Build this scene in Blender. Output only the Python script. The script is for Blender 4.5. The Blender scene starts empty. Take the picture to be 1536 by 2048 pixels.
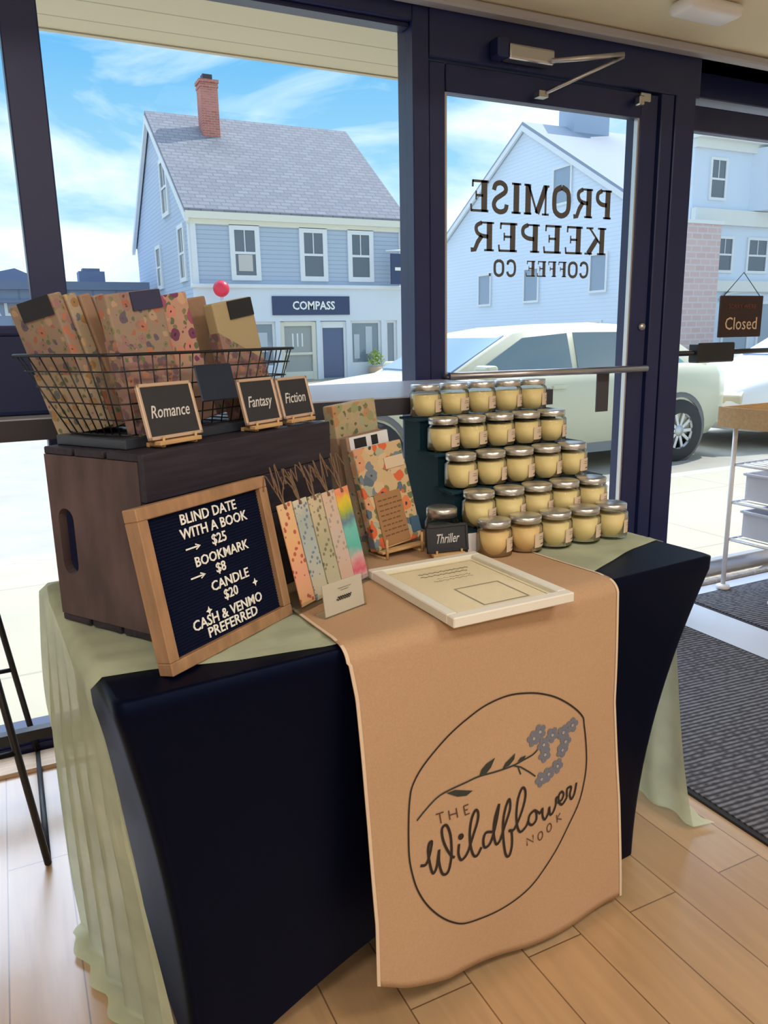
import bpy, bmesh, math, random
from mathutils import Vector, Matrix, Euler
R = math.radians
random.seed(7)
scene = bpy.context.scene
COL = scene.collection
# ------------------------------------------------------------------ camera
cam_d = bpy.data.cameras.new('camera'); cam = bpy.data.objects.new('camera', cam_d); COL.objects.link(cam)
cam_d.sensor_fit = 'VERTICAL'; cam_d.sensor_height = 36.0; cam_d.lens = 1529.3 * 36.0 / 2048.0
cam_d.clip_start = 0.05; cam_d.clip_end = 400
CP, CR, CY = 0.22678, -0.01991, 0.45219
fwd0 = Vector((math.sin(CY), math.cos(CY), 0)); right0 = Vector((math.cos(CY), -math.sin(CY), 0)); up0 = Vector((0, 0, 1))
fwd = fwd0 * math.cos(CP) - up0 * math.sin(CP); upc = up0 * math.cos(CP) + fwd0 * math.sin(CP)
rr = right0 * math.cos(CR) + upc * math.sin(CR); uu = upc * math.cos(CR) - right0 * math.sin(CR)
cm = Matrix((rr, uu, -fwd)).transposed().to_4x4(); cm.translation = Vector((0, 0, 1.24))
cam.matrix_world = cm
scene.camera = cam
# ------------------------------------------------------------------ view
vs = scene.view_settings
vs.view_transform = 'Standard'; vs.look = 'None'; vs.gamma = 1; vs.exposure = 0.0; vs.use_curve_mapping = False
try:
    scene.cycles.transparent_max_bounces = 24; scene.cycles.max_bounces = 10
    scene.cycles.sample_clamp_indirect = 6.0
except Exception: pass
# ------------------------------------------------------------------ sky
w = bpy.data.worlds.new('sky'); scene.world = w; w.use_nodes = True
nt = w.node_tree; nt.nodes.clear()
def N(nt, t, **kw):
    n = nt.nodes.new(t)
    for k, v in kw.items():
        if k in n.inputs: n.inputs[k].default_value = v
        else: setattr(n, k, v)
    return n
tc = N(nt, 'ShaderNodeTexCoord'); mp = N(nt, 'ShaderNodeMapping'); mp.inputs['Scale'].default_value = (1.0, 1.0, 3.2)
mp.inputs['Location'].default_value = (0.35, 0.1, 0.0)
nt.links.new(tc.outputs['Generated'], mp.inputs['Vector'])
no = N(nt, 'ShaderNodeTexNoise', Scale=3.4, Detail=7.0, Roughness=0.55, Distortion=0.5); nt.links.new(mp.outputs[0], no.inputs['Vector'])
cr = N(nt, 'ShaderNodeValToRGB'); cr.color_ramp.elements[0].position = 0.40; cr.color_ramp.elements[1].position = 0.66
nt.links.new(no.outputs['Fac'], cr.inputs['Fac'])
sx = N(nt, 'ShaderNodeSeparateXYZ'); nt.links.new(tc.outputs['Generated'], sx.inputs[0])
hz = N(nt, 'ShaderNodeValToRGB'); e = hz.color_ramp.elements
e[0].position = 0.0; e[0].color = (0.80, 0.98, 1.02, 1); e[1].position = 0.75; e[1].color = (0.07, 0.30, 0.80, 1)
q = e.new(0.16); q.color = (0.46, 0.82, 1.02, 1); q = e.new(0.34); q.color = (0.13, 0.52, 0.98, 1)
nt.links.new(sx.outputs['Z'], hz.inputs['Fac'])
mx = N(nt, 'ShaderNodeMixRGB'); mx.inputs['Color2'].default_value = (1.25, 1.36, 1.36, 1)
nt.links.new(cr.outputs['Color'], mx.inputs['Fac']); nt.links.new(hz.outputs['Color'], mx.inputs['Color1'])
# bright lobe added to the unseen upper sky to pale the floor inside
def ramp(src, a, b, lo, hi):
    m_ = N(nt, 'ShaderNodeMapRange', interpolation_type='SMOOTHSTEP'); m_.inputs['From Min'].default_value = a; m_.inputs['From Max'].default_value = b
    m_.inputs['To Min'].default_value = lo; m_.inputs['To Max'].default_value = hi; nt.links.new(src, m_.inputs['Value']); return m_.outputs[0]
dt = N(nt, 'ShaderNodeVectorMath', operation='DOT_PRODUCT'); nt.links.new(tc.outputs['Generated'], dt.inputs[0]); dt.inputs[1].default_value = (0.08, 0.70, 0.71)
fill1 = ramp(dt.outputs['Value'], 0.76, 0.95, 0.0, 1.0); fill2 = ramp(sx.outputs['Z'], 0.42, 0.56, 0.0, 1.0)
sky_fill = N(nt, 'ShaderNodeMath', operation='MULTIPLY'); nt.links.new(fill1, sky_fill.inputs[0]); nt.links.new(fill2, sky_fill.inputs[1])
mx2 = N(nt, 'ShaderNodeMixRGB'); mx2.inputs['Color2'].default_value = (6.0, 7.0, 8.8, 1); nt.links.new(sky_fill.outputs[0], mx2.inputs['Fac']); nt.links.new(mx.outputs[0], mx2.inputs['Color1'])
bg = N(nt, 'ShaderNodeBackground', Strength=1.0); nt.links.new(mx2.outputs[0], bg.inputs['Color'])
ow = N(nt, 'ShaderNodeOutputWorld'); nt.links.new(bg.outputs[0], ow.inputs['Surface'])
# ------------------------------------------------------------------ sun
sd = bpy.data.lights.new('sun', 'SUN'); sd.energy = 4.6; sd.angle = R(0.6); sd.color = (1.0, 0.94, 0.84)
so = bpy.data.objects.new('sun', sd); COL.objects.link(so)
so.rotation_euler = Vector((-0.64, -0.196, -0.743)).to_track_quat('-Z', 'Y').to_euler()
so.location = (6, 4, 12)
# ------------------------------------------------------------------ large room lamps (ceiling panels of the shop, behind the camera)
def area(name, loc, sx_, sy_, energy, col=(1.0, 0.91, 0.82), rot=(0, 0, 0)):
    d = bpy.data.lights.new(name, 'AREA'); d.shape = 'RECTANGLE'; d.size = sx_; d.size_y = sy_; d.energy = energy; d.color = col
    o = bpy.data.objects.new(name, d); COL.objects.link(o); o.location = loc; o.rotation_euler = rot
    return o
LAMPS = [(-0.7, -0.7), (1.7, -0.7), (-0.7, -2.6), (1.7, -2.6)]
for i, (lx, ly) in enumerate(LAMPS):
    area('room_lamp', (lx, ly, 2.84), 1.1, 0.55, 38)

# ================================================================== materials
MATS = {}
def mat(name, col, rough=0.6, metal=0.0, spec=0.5, noise=0.0, nscale=40.0, stretch=(1, 1, 1), bump=0.0, sheen=0.0, trans=0.0):
    if name in MATS: return MATS[name]
    m = bpy.data.materials.new(name); m.use_nodes = True; nt = m.node_tree; b = nt.nodes['Principled BSDF']
    b.inputs['Base Color'].default_value = (*col, 1); b.inputs['Roughness'].default_value = rough; b.inputs['Metallic'].default_value = metal
    b.inputs['Specular IOR Level'].default_value = spec
    if sheen: b.inputs['Sheen Weight'].default_value = sheen
    if noise or bump:
        tc = N(nt, 'ShaderNodeTexCoord'); mp = N(nt, 'ShaderNodeMapping'); mp.inputs['Scale'].default_value = stretch
        nt.links.new(tc.outputs['Object'], mp.inputs['Vector'])
        n = N(nt, 'ShaderNodeTexNoise', Scale=nscale, Detail=5.0); nt.links.new(mp.outputs[0], n.inputs['Vector'])
        if noise:
            r = N(nt, 'ShaderNodeValToRGB')
            r.color_ramp.elements[0].position = 0.3; r.color_ramp.elements[1].position = 0.7
            r.color_ramp.elements[0].color = (*[max(0, c * (1 - noise)) for c in col], 1)
            r.color_ramp.elements[1].color = (*[min(1, c * (1 + noise)) for c in col], 1)
            nt.links.new(n.outputs['Fac'], r.inputs['Fac']); nt.links.new(r.outputs['Color'], b.inputs['Base Color'])
        if bump:
            bp = N(nt, 'ShaderNodeBump', Strength=bump, Distance=0.004); nt.links.new(n.outputs['Fac'], bp.inputs['Height'])
            nt.links.new(bp.outputs[0], b.inputs['Normal'])
    MATS[name] = m
    return m
def s2l(r, g, b): return tuple(((c / 255) / 12.92 if c / 255 < 0.04045 else ((c / 255 + 0.055) / 1.055) ** 2.4) for c in (r, g, b))
def glass(name, tint=(1, 1, 1), refl=0.06, rough=0.0):
    m = bpy.data.materials.new(name); m.use_nodes = True; nt = m.node_tree; nt.nodes.clear()
    t = N(nt, 'ShaderNodeBsdfTransparent'); t.inputs['Color'].default_value = (*tint, 1)
    g = N(nt, 'ShaderNodeBsdfGlossy', Roughness=rough)
    lw = N(nt, 'ShaderNodeLayerWeight', Blend=0.18)
    ma = N(nt, 'ShaderNodeMath', operation='MULTIPLY'); ma.inputs[1].default_value = refl * 4
    nt.links.new(lw.outputs['Fresnel'], ma.inputs[0])
    mi = N(nt, 'ShaderNodeMixShader'); nt.links.new(ma.outputs[0], mi.inputs['Fac']); nt.links.new(t.outputs[0], mi.inputs[1]); nt.links.new(g.outputs[0], mi.inputs[2])
    o = N(nt, 'ShaderNodeOutputMaterial'); nt.links.new(mi.outputs[0], o.inputs['Surface'])
    MATS[name] = m
    return m
def floral(name, base, cols, scale=26.0, size=0.42, leaf=None, thr=0.55):
    """paper printed with small round blooms and leaves"""
    m = bpy.data.materials.new(name); m.use_nodes = True; nt = m.node_tree; b = nt.nodes['Principled BSDF']; b.inputs['Roughness'].default_value = 0.75
    tc = N(nt, 'ShaderNodeTexCoord')
    ns = N(nt, 'ShaderNodeTexNoise', Scale=60.0, Detail=2.0); nt.links.new(tc.outputs['Object'], ns.inputs['Vector'])
    ad = N(nt, 'ShaderNodeMixRGB', blend_type='ADD'); ad.inputs['Fac'].default_value = 0.012
    nt.links.new(tc.outputs['Object'], ad.inputs['Color1']); nt.links.new(ns.outputs['Color'], ad.inputs['Color2'])
    prev = None
    def layer(prev, sc, thr, palette, off):
        mp = N(nt, 'ShaderNodeMapping'); mp.inputs['Location'].default_value = (off, off * 1.7, off * 0.6); nt.links.new(ad.outputs[0], mp.inputs['Vector'])
        v = N(nt, 'ShaderNodeTexVoronoi', Scale=sc); nt.links.new(mp.outputs[0], v.inputs['Vector'])
        r = N(nt, 'ShaderNodeValToRGB'); r.color_ramp.interpolation = 'CONSTANT'
        el = r.color_ramp.elements
        n = len(palette)
        el[0].position = 0; el[0].color = (*palette[0], 1); el[1].position = 1.0 / n if n > 1 else 1.0; el[1].color = (*palette[1 % n], 1)
        for i in range(2, n):
            q = el.new(i / n); q.color = (*palette[i], 1)
        sep = N(nt, 'ShaderNodeSeparateColor'); nt.links.new(v.outputs['Color'], sep.inputs[0]); nt.links.new(sep.outputs[0], r.inputs['Fac'])
        lt = N(nt, 'ShaderNodeMath', operation='LESS_THAN'); lt.inputs[1].default_value = thr; nt.links.new(v.outputs['Distance'], lt.inputs[0])
        mx = N(nt, 'ShaderNodeMixRGB'); nt.links.new(lt.outputs[0], mx.inputs['Fac']); nt.links.new(r.outputs['Color'], mx.inputs['Color2'])
        if prev is None: mx.inputs['Color1'].default_value = (*base, 1)
        else: nt.links.new(prev.outputs[0], mx.inputs['Color1'])
        # flower eye
        lt2 = N(nt, 'ShaderNodeMath', operation='LESS_THAN'); lt2.inputs[1].default_value = thr * 0.28; nt.links.new(v.outputs['Distance'], lt2.inputs[0])
        m2 = N(nt, 'ShaderNodeMixRGB'); m2.inputs['Color2'].default_value = (*[c * 0.35 for c in palette[-1]], 1)
        nt.links.new(lt2.outputs[0], m2.inputs['Fac']); nt.links.new(mx.outputs[0], m2.inputs['Color1'])
        return m2
    prev = layer(prev, scale * 1.5, size * 0.8, leaf or [(0.12, 0.16, 0.08), (0.2, 0.2, 0.1), base], 3.1)
    prev = layer(prev, scale, size, cols, 0.4)
    nt.links.new(prev.outputs[0], b.inputs['Base Color'])
    MATS[name] = m
    return m

# ================================================================== mesh helpers
def box(bm, c, s, rot=None, bev=0.0, mi=0, seg=1):
    """box centred on c with size s; rot an Euler tuple"""
    r = bmesh.ops.create_cube(bm, size=1.0)
    vs_ = r['verts']
    M = Matrix.Translation(c) @ (Euler(rot).to_matrix().to_4x4() if rot else Matrix.Identity(4)) @ Matrix.Diagonal((*s, 1))
    bmesh.ops.transform(bm, matrix=M, verts=vs_)
    fs = set(f for v in vs_ for f in v.link_faces)
    for f in fs: f.material_index = mi
    if bev > 0:
        es = list(set(e for v in vs_ for e in v.link_edges))
        rb = bmesh.ops.bevel(bm, geom=es, offset=bev, segments=seg, affect='EDGES', profile=0.5)
        for f in rb['faces']: f.material_index = mi
    return bm
def B(*a, **k):
    bm = bmesh.new(); box(bm, *a, **k); return bm
def boxes(lst, bev=0.0):
    bm = bmesh.new()
    for l in lst: box(bm, l[0], l[1], l[2] if len(l) > 2 else None, bev)
    return bm
def tube(bm, pts, r, seg=8, closed=False, mi=0):
    pts = [Vector(p) for p in pts]; n = len(pts); rings = []
    for i, p in enumerate(pts):
        if closed: d = pts[(i + 1) % n] - pts[(i - 1) % n]
        else: d = (pts[min(i + 1, n - 1)] - pts[max(i - 1, 0)])
        if d.length < 1e-9: d = Vector((0, 0, 1))
        d.normalize()
        a = d.orthogonal().normalized() if i == 0 else (rings[-1][1] - d * rings[-1][1].dot(d)).normalized()
        b = d.cross(a)
        rad = r[i] if isinstance(r, (list, tuple)) else r
        rings.append(([bm.verts.new(p + (a * math.cos(2 * math.pi * k / seg) + b * math.sin(2 * math.pi * k / seg)) * rad) for k in range(seg)], a))
    for i in range(n if closed else n - 1):
        A = rings[i][0]; Bq = rings[(i + 1) % n][0]
        for k in range(seg):
            f = bm.faces.new((A[k], A[(k + 1) % seg], Bq[(k + 1) % seg], Bq[k])); f.material_index = mi; f.smooth = True
    if not closed:
        bm.faces.new(rings[0][0][::-1]).material_index = mi; bm.faces.new(rings[-1][0]).material_index = mi
    return bm
def T(pts, r, seg=8, closed=False):
    bm = bmesh.new(); return tube(bm, pts, r, seg, closed)
def lathe(prof, seg=24, cap=True):
    bm = bmesh.new(); rings = []
    for (r, z) in prof:
        rings.append([bm.verts.new((r * math.cos(2 * math.pi * k / seg), r * math.sin(2 * math.pi * k / seg), z)) for k in range(seg)])
    for A, Bq in zip(rings, rings[1:]):
        for k in range(seg):
            f = bm.faces.new((A[k], A[(k + 1) % seg], Bq[(k + 1) % seg], Bq[k])); f.smooth = True
    if cap:
        bm.faces.new(rings[0][::-1]); bm.faces.new(rings[-1])
    return bm
def prism(poly, axis, a, b, bm=None, mi=0):
    """extrude a 2D polygon along an axis ('x','y','z') from a to b"""
    bm = bm or bmesh.new()
    def P(p, h):
        return {'x': (h, p[0], p[1]), 'y': (p[0], h, p[1]), 'z': (p[0], p[1], h)}[axis]
    A = [bm.verts.new(P(p, a)) for p in poly]; C_ = [bm.verts.new(P(p, b)) for p in poly]
    n = len(poly); fs = [bm.faces.new(A), bm.faces.new(C_[::-1])]
    for i in range(n): fs.append(bm.faces.new((A[i], C_[i], C_[(i + 1) % n], A[(i + 1) % n])))
    for f in fs: f.material_index = mi
    bmesh.ops.recalc_face_normals(bm, faces=fs)
    return bm
def obj(name, bm, m, parent=None, label=None, smooth=False, loc=None, rot=None):
    me = bpy.data.meshes.new(name)
    bmesh.ops.recalc_face_normals(bm, faces=bm.faces)
    if smooth:
        for f in bm.faces: f.smooth = True
    bm.to_mesh(me); bm.free()
    for x in (m if isinstance(m, (list, tuple)) else [m]): me.materials.append(x)
    o = bpy.data.objects.new(name, me); COL.objects.link(o)
    if parent: o.parent = parent
    if label: o['label'] = label
    if loc: o.location = loc
    if rot: o.rotation_euler = rot
    return o
def tag(o, label, cat, group=None):
    o['label'] = label; o['category'] = cat
    if group: o['group'] = group
    return o
def thing(name, label, cat, loc=(0, 0, 0), rot=(0, 0, 0), group=None):
    o = bpy.data.objects.new(name, None); COL.objects.link(o); o.empty_display_size = 0.05
    o.location = loc; o.rotation_euler = rot
    return tag(o, label, cat, group)
def struct(name, bm, m, label=None, smooth=False):
    o = obj(name, bm, m, None, label, smooth); o['kind'] = 'structure'; return o
def copy_tree(src, parent=None):
    c = src.copy(); COL.objects.link(c); c.parent = parent
    for ch in list(src.children): copy_tree(ch, c)
    return c
def solidify(o, th, off=0.0):
    md = o.modifiers.new('thickness', 'SOLIDIFY'); md.thickness = th; md.offset = off; return o
def text_bm(s, size, align='CENTER', ext=0.0006, sx=1.0, plane='XZ', mirror=False, bold=0.0):
    cu = bpy.data.curves.new('t', 'FONT'); cu.body = s; cu.size = size; cu.align_x = align; cu.align_y = 'CENTER'; cu.extrude = ext; cu.offset = bold
    cu.resolution_u = 2
    o = bpy.data.objects.new('t', cu); COL.objects.link(o)
    dg = bpy.context.evaluated_depsgraph_get(); dg.update()
    me = bpy.data.meshes.new_from_object(o.evaluated_get(dg))
    bm = bmesh.new(); bm.from_mesh(me)
    bpy.data.objects.remove(o); bpy.data.curves.remove(cu); bpy.data.meshes.remove(me)
    for v in bm.verts:
        x, y, z = v.co; x *= sx * (-1 if mirror else 1)
        v.co = (x, -z, y) if plane == 'XZ' else (x, y, z)
    return bm
def smooth_pts(pts, n=5, closed=False):
    P = [Vector(p) for p in pts]; m = len(P); out = []
    rng = range(m) if closed else range(m - 1)
    for i in rng:
        p0 = P[(i - 1) % m] if closed else P[max(i - 1, 0)]; p1 = P[i]; p2 = P[(i + 1) % m]; p3 = P[(i + 2) % m] if closed else P[min(i + 2, m - 1)]
        for k in range(n):
            t = k / n
            out.append(0.5 * ((2 * p1) + (p2 - p0) * t + (2 * p0 - 5 * p1 + 4 * p2 - p3) * t * t + (3 * p1 - p0 - 3 * p2 + p3) * t ** 3))
    if not closed: out.append(P[-1])
    return out
def ribbon(bm, pts, w, fn, closed=False):
    """flat stroke of width w through 2D points; fn maps (a,b) to 3D"""
    P = [Vector((p[0], p[1])) for p in pts]; n = len(P)
    L = []
    for i, p in enumerate(P):
        if closed: d = P[(i + 1) % n] - P[(i - 1) % n]
        else: d = P[min(i + 1, n - 1)] - P[max(i - 1, 0)]
        d = d.normalized() if d.length > 1e-9 else Vector((1, 0))
        nn = Vector((-d.y, d.x)); ww = w[i] if isinstance(w, (list, tuple)) else w
        a = p + nn * ww / 2; b = p - nn * ww / 2
        L.append((bm.verts.new(fn(a.x, a.y)), bm.verts.new(fn(b.x, b.y))))
    for i in range(n if closed else n - 1):
        A = L[i]; Bq = L[(i + 1) % n]
        bm.faces.new((A[0], A[1], Bq[1], Bq[0]))
def blob(bm, c, r, fn, n=10, petals=0):
    vs_ = []
    for k in range(n):
        a = 2 * math.pi * k / n; rr_ = r * (1 + (0.45 * math.cos(petals * a) if petals else 0))
        vs_.append(bm.verts.new(fn(c[0] + rr_ * math.cos(a), c[1] + rr_ * math.sin(a))))
    cv = bm.verts.new(fn(*c))
    for k in range(n): bm.faces.new((vs_[k], vs_[(k + 1) % n], cv))
def grid(nx, ny, fn, bm=None):
    bm = bm or bmesh.new()
    V = [[bm.verts.new(fn(i / nx, j / ny)) for j in range(ny + 1)] for i in range(nx + 1)]
    for i in range(nx):
        for j in range(ny):
            f = bm.faces.new((V[i][j], V[i + 1][j], V[i + 1][j + 1], V[i][j + 1])); f.smooth = True
    return bm
def plate(outer, hole, th):
    """flat plate in the XZ plane with one hole, thickness th along +y"""
    bm = bmesh.new(); eds = []
    for loop in (outer, hole):
        V = [bm.verts.new((p[0], 0, p[1])) for p in loop]
        for i in range(len(V)): eds.append(bm.edges.new((V[i], V[(i + 1) % len(V)])))
    bmesh.ops.triangle_fill(bm, edges=eds, use_beauty=True)
    r = bmesh.ops.extrude_face_region(bm, geom=list(bm.faces))
    vs_ = [g for g in r['geom'] if isinstance(g, bmesh.types.BMVert)]
    bmesh.ops.translate(bm, vec=(0, th, 0), verts=vs_)
    return bm
# ================================================================== base materials
M_frame = mat('dark_aluminium', (0.009, 0.017, 0.085), 0.38, 0.0, 0.5)
M_frame2 = mat('dark_aluminium_bead', (0.009, 0.013, 0.06), 0.3)
M_wall = mat('white_paint', (0.78, 0.75, 0.70), 0.8)
M_ceil = mat('beige_ceiling_paint', (0.78, 0.70, 0.50), 0.85)
M_trimg = mat('grey_trim_paint', (0.42, 0.42, 0.45), 0.6)
M_steel = mat('brushed_steel', (0.55, 0.54, 0.55), 0.28, 1.0)
M_black = mat('black_metal', (0.012, 0.012, 0.014), 0.45)
M_white = mat('white_metal', (0.80, 0.80, 0.82), 0.4)
M_glass = glass('window_glass', (0.97, 0.985, 0.99), 0.022)
M_acryl = glass('clear_acrylic', (0.93, 0.95, 0.95), 0.10, 0.02)
M_jar = glass('jar_glass', (0.95, 0.96, 0.94), 0.18, 0.03)
M_ink = mat('white_ink', (0.85, 0.85, 0.80), 0.7)
M_dark = mat('dark_print', (0.02, 0.012, 0.008), 0.8)

def brickmat(name, c1, c2, mortar, bw, rh, ms, swap=None, rough=0.7, bias=0.0, offset=0.5, grain=None, spec=0.5, bump=0.0, loc=(0, 0, 0)):
    m = bpy.data.materials.new(name); m.use_nodes = True; nt = m.node_tree; b = nt.nodes['Principled BSDF']
    b.inputs['Roughness'].default_value = rough; b.inputs['Specular IOR Level'].default_value = spec
    tc = N(nt, 'ShaderNodeTexCoord'); sp = N(nt, 'ShaderNodeSeparateXYZ'); cb = N(nt, 'ShaderNodeCombineXYZ')
    nt.links.new(tc.outputs['Object'], sp.inputs[0])
    a, bb = swap or ('X', 'Z')
    nt.links.new(sp.outputs[a], cb.inputs['X']); nt.links.new(sp.outputs[bb], cb.inputs['Y'])
    mp = N(nt, 'ShaderNodeMapping'); mp.inputs['Location'].default_value = loc; nt.links.new(cb.outputs[0], mp.inputs['Vector'])
    t = N(nt, 'ShaderNodeTexBrick', Scale=1.0); t.offset = offset
    t.inputs['Brick Width'].default_value = bw; t.inputs['Row Height'].default_value = rh; t.inputs['Mortar Size'].default_value = ms; t.inputs['Bias'].default_value = bias
    t.inputs['Color1'].default_value = (*c1, 1); t.inputs['Color2'].default_value = (*c2, 1); t.inputs['Mortar'].default_value = (*mortar, 1)
    nt.links.new(mp.outputs[0], t.inputs['Vector']); out = t.outputs['Color']
    if grain:
        m2 = N(nt, 'ShaderNodeMapping'); m2.inputs['Scale'].default_value = grain[0]; nt.links.new(cb.outputs[0], m2.inputs['Vector'])
        n = N(nt, 'ShaderNodeTexNoise', Scale=grain[1], Detail=6.0, Distortion=0.6); nt.links.new(m2.outputs[0], n.inputs['Vector'])
        r = N(nt, 'ShaderNodeValToRGB'); r.color_ramp.elements[0].position = 0.3; r.color_ramp.elements[1].position = 0.75
        r.color_ramp.elements[0].color = (*([1 - grain[2]] * 3), 1); nt.links.new(n.outputs['Fac'], r.inputs['Fac'])
        mu = N(nt, 'ShaderNodeMixRGB', blend_type='MULTIPLY'); mu.inputs['Fac'].default_value = 1.0
        nt.links.new(out, mu.inputs['Color1']); nt.links.new(r.outputs['Color'], mu.inputs['Color2']); out = mu.outputs[0]
    nt.links.new(out, b.inputs['Base Color'])
    if bump:
        bp = N(nt, 'ShaderNodeBump', Strength=bump, Distance=0.01); nt.links.new(t.outputs['Fac'], bp.inputs['Height']); bp.invert = True
        nt.links.new(bp.outputs[0], b.inputs['Normal'])
    MATS[name] = m
    return m
M_floor = brickmat('oak_planks', (0.52, 0.32, 0.16), (0.60, 0.40, 0.22), (0.20, 0.11, 0.05), 1.25, 0.136, 0.0016, swap=('Y', 'X'), rough=0.36, grain=((1.0, 10.0, 1), 3.0, 0.22), loc=(0.19, 0.130, 0), offset=0.37, spec=0.6)
M_soffit = brickmat('cream_soffit_boards', (0.66, 0.60, 0.44), (0.68, 0.62, 0.46), (0.40, 0.36, 0.26), 6.0, 0.16, 0.004, swap=('X', 'Y'), rough=0.7)
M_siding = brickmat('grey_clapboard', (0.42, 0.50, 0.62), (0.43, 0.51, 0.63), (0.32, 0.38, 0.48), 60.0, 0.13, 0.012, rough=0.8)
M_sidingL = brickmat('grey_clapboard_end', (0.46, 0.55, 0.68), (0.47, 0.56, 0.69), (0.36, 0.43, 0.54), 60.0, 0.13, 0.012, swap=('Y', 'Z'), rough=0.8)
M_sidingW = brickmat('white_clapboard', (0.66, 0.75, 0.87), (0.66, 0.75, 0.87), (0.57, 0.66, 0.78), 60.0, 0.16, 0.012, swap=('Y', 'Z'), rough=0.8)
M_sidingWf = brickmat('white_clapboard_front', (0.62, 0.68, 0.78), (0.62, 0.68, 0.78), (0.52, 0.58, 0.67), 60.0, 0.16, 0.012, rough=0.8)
M_shingle = brickmat('grey_shingles', (0.19, 0.20, 0.235), (0.24, 0.25, 0.285), (0.15, 0.16, 0.19), 0.35, 0.16, 0.02, swap=('X', 'Y'), rough=0.9)
M_brick = brickmat('red_brick', (0.42, 0.13, 0.10), (0.50, 0.18, 0.14), (0.45, 0.32, 0.28), 0.22, 0.075, 0.008, rough=0.9)
M_pinkb = brickmat('pale_pink_brick', (0.58, 0.42, 0.42), (0.62, 0.46, 0.46), (0.60, 0.55, 0.56), 0.5, 0.22, 0.03, rough=0.9)
M_htrim = mat('house_white_trim', (0.72, 0.75, 0.78), 0.6)
M_pane = mat('house_window_pane', (0.10, 0.13, 0.17), 0.08, 0.0, 0.8)
M_curt = mat('house_curtain', (0.55, 0.53, 0.50), 0.8)

_b = M_floor.node_tree.nodes['Principled BSDF']
_b.inputs['Coat Weight'].default_value = 1.0; _b.inputs['Coat Roughness'].default_value = 0.30; _b.inputs['Coat IOR'].default_value = 1.6
def matmat():
    m = bpy.data.materials.new('ribbed_grey_carpet'); m.use_nodes = True; nt = m.node_tree; b = nt.nodes['Principled BSDF']; b.inputs['Roughness'].default_value = 0.95
    b.inputs['Specular IOR Level'].default_value = 0.1
    tc = N(nt, 'ShaderNodeTexCoord'); mp = N(nt, 'ShaderNodeMapping'); mp.inputs['Rotation'].default_value = (0, 0, R(8)); mp.inputs['Scale'].default_value = (1, 1.6, 1)
    nt.links.new(tc.outputs['Object'], mp.inputs['Vector'])
    v = N(nt, 'ShaderNodeTexVoronoi', Scale=34.0); v.inputs['Randomness'].default_value = 0.55; nt.links.new(mp.outputs[0], v.inputs['Vector'])
    wv = N(nt, 'ShaderNodeTexWave', Scale=11.0, Distortion=1.5); wv.bands_direction = 'Y'; nt.links.new(mp.outputs[0], wv.inputs['Vector'])
    mu = N(nt, 'ShaderNodeMath', operation='MULTIPLY'); nt.links.new(v.outputs['Distance'], mu.inputs[0]); nt.links.new(wv.outputs['Fac'], mu.inputs[1])
    r = N(nt, 'ShaderNodeValToRGB'); r.color_ramp.elements[0].position = 0.0; r.color_ramp.elements[0].color = (0.045, 0.045, 0.05, 1)
    r.color_ramp.elements[1].position = 0.5; r.color_ramp.elements[1].color = (0.20, 0.20, 0.22, 1)
    nt.links.new(mu.outputs[0], r.inputs['Fac']); nt.links.new(r.outputs[0], b.inputs['Base Color'])
    bp = N(nt, 'ShaderNodeBump', Strength=0.6, Distance=0.006); nt.links.new(mu.outputs[0], bp.inputs['Height']); nt.links.new(bp.outputs[0], b.inputs['Normal'])
    return m
M_mat = matmat()

# ================================================================== setting: room
Y0 = 2.42      # inner face of the shopfront
YR = 2.60      # the right-hand door stands a little further out
CZ = 2.30
struct('floor', B((0.85, -0.69, -0.05), (8.7, 6.6, 0.10)), M_floor)
struct('ceiling', boxes([((0.85, -1.28, 2.95), (8.7, 5.4, 0.10)), ((0.85, 1.37, 2.60), (8.7, 0.10, 0.60))]), M_ceil)
struct('trim_soffit', B((0.85, 2.06, CZ + 0.03), (8.7, 1.30, 0.06)), M_ceil)
struct('wall_back', B((0.85, -3.95, 1.45), (8.7, 0.10, 2.9)), M_wall)
struct('wall_left', B((-3.45, -0.75, 1.45), (0.10, 6.5, 2.9)), M_wall)
struct('wall_right', B((5.15, -0.75, 1.45), (0.10, 6.5, 2.9)), M_wall)
struct('trim_ceiling', B((1.2, Y0 - 0.03, CZ - 0.017), (7.2, 0.05, 0.03), bev=0.006), M_trimg)
# ---- shopfront frame: each member part of the structure
F = []
def member(name, x0, x1, y0, y1, z0, z1, m=M_frame, bev=0.004):
    return struct(name, B(((x0 + x1) / 2, (y0 + y1) / 2, (z0 + z1) / 2), (x1 - x0, y1 - y0, z1 - z0), bev=bev), m)
member('trim_mullion', 0.095, 0.19, Y0, Y0 + 0.11, 0.0, CZ)
member('trim_jamb', 1.312, 1.374, Y0, Y0 + 0.11, 0.0, CZ)
member('trim_sill', -3.4, 1.312, Y0, Y0 + 0.11, 0.0, 0.062)
member('trim_sill_bead', -3.4, 1.312, Y0 - 0.012, Y0, 0.0, 0.03, M_frame2)
member('trim_head', -3.4, 1.312, Y0, Y0 + 0.11, 2.226, CZ)
member('trim_head_bead', -3.4, 1.312, Y0 + 0.02, Y0 + 0.08, 2.212, 2.228, M_frame2)
member('trim_door_head', 1.374, 2.60, Y0 - 0.005, Y0 + 0.11, 2.128, CZ)
member('trim_door_jamb', 2.405, 2.47, Y0, Y0 + 0.11, 0.0, 2.13)
member('trim_corner_post', 2.475, 2.58, Y0 - 0.005, YR + 0.09, 0.0, CZ)
member('trim_bay_head', 2.58, 5.1, YR, YR + 0.10, 2.20, CZ)
struct('trim_bay_soffit', B((3.85, 2.56, CZ + 0.03), (2.5, 0.32, 0.06)), M_ceil)
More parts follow.
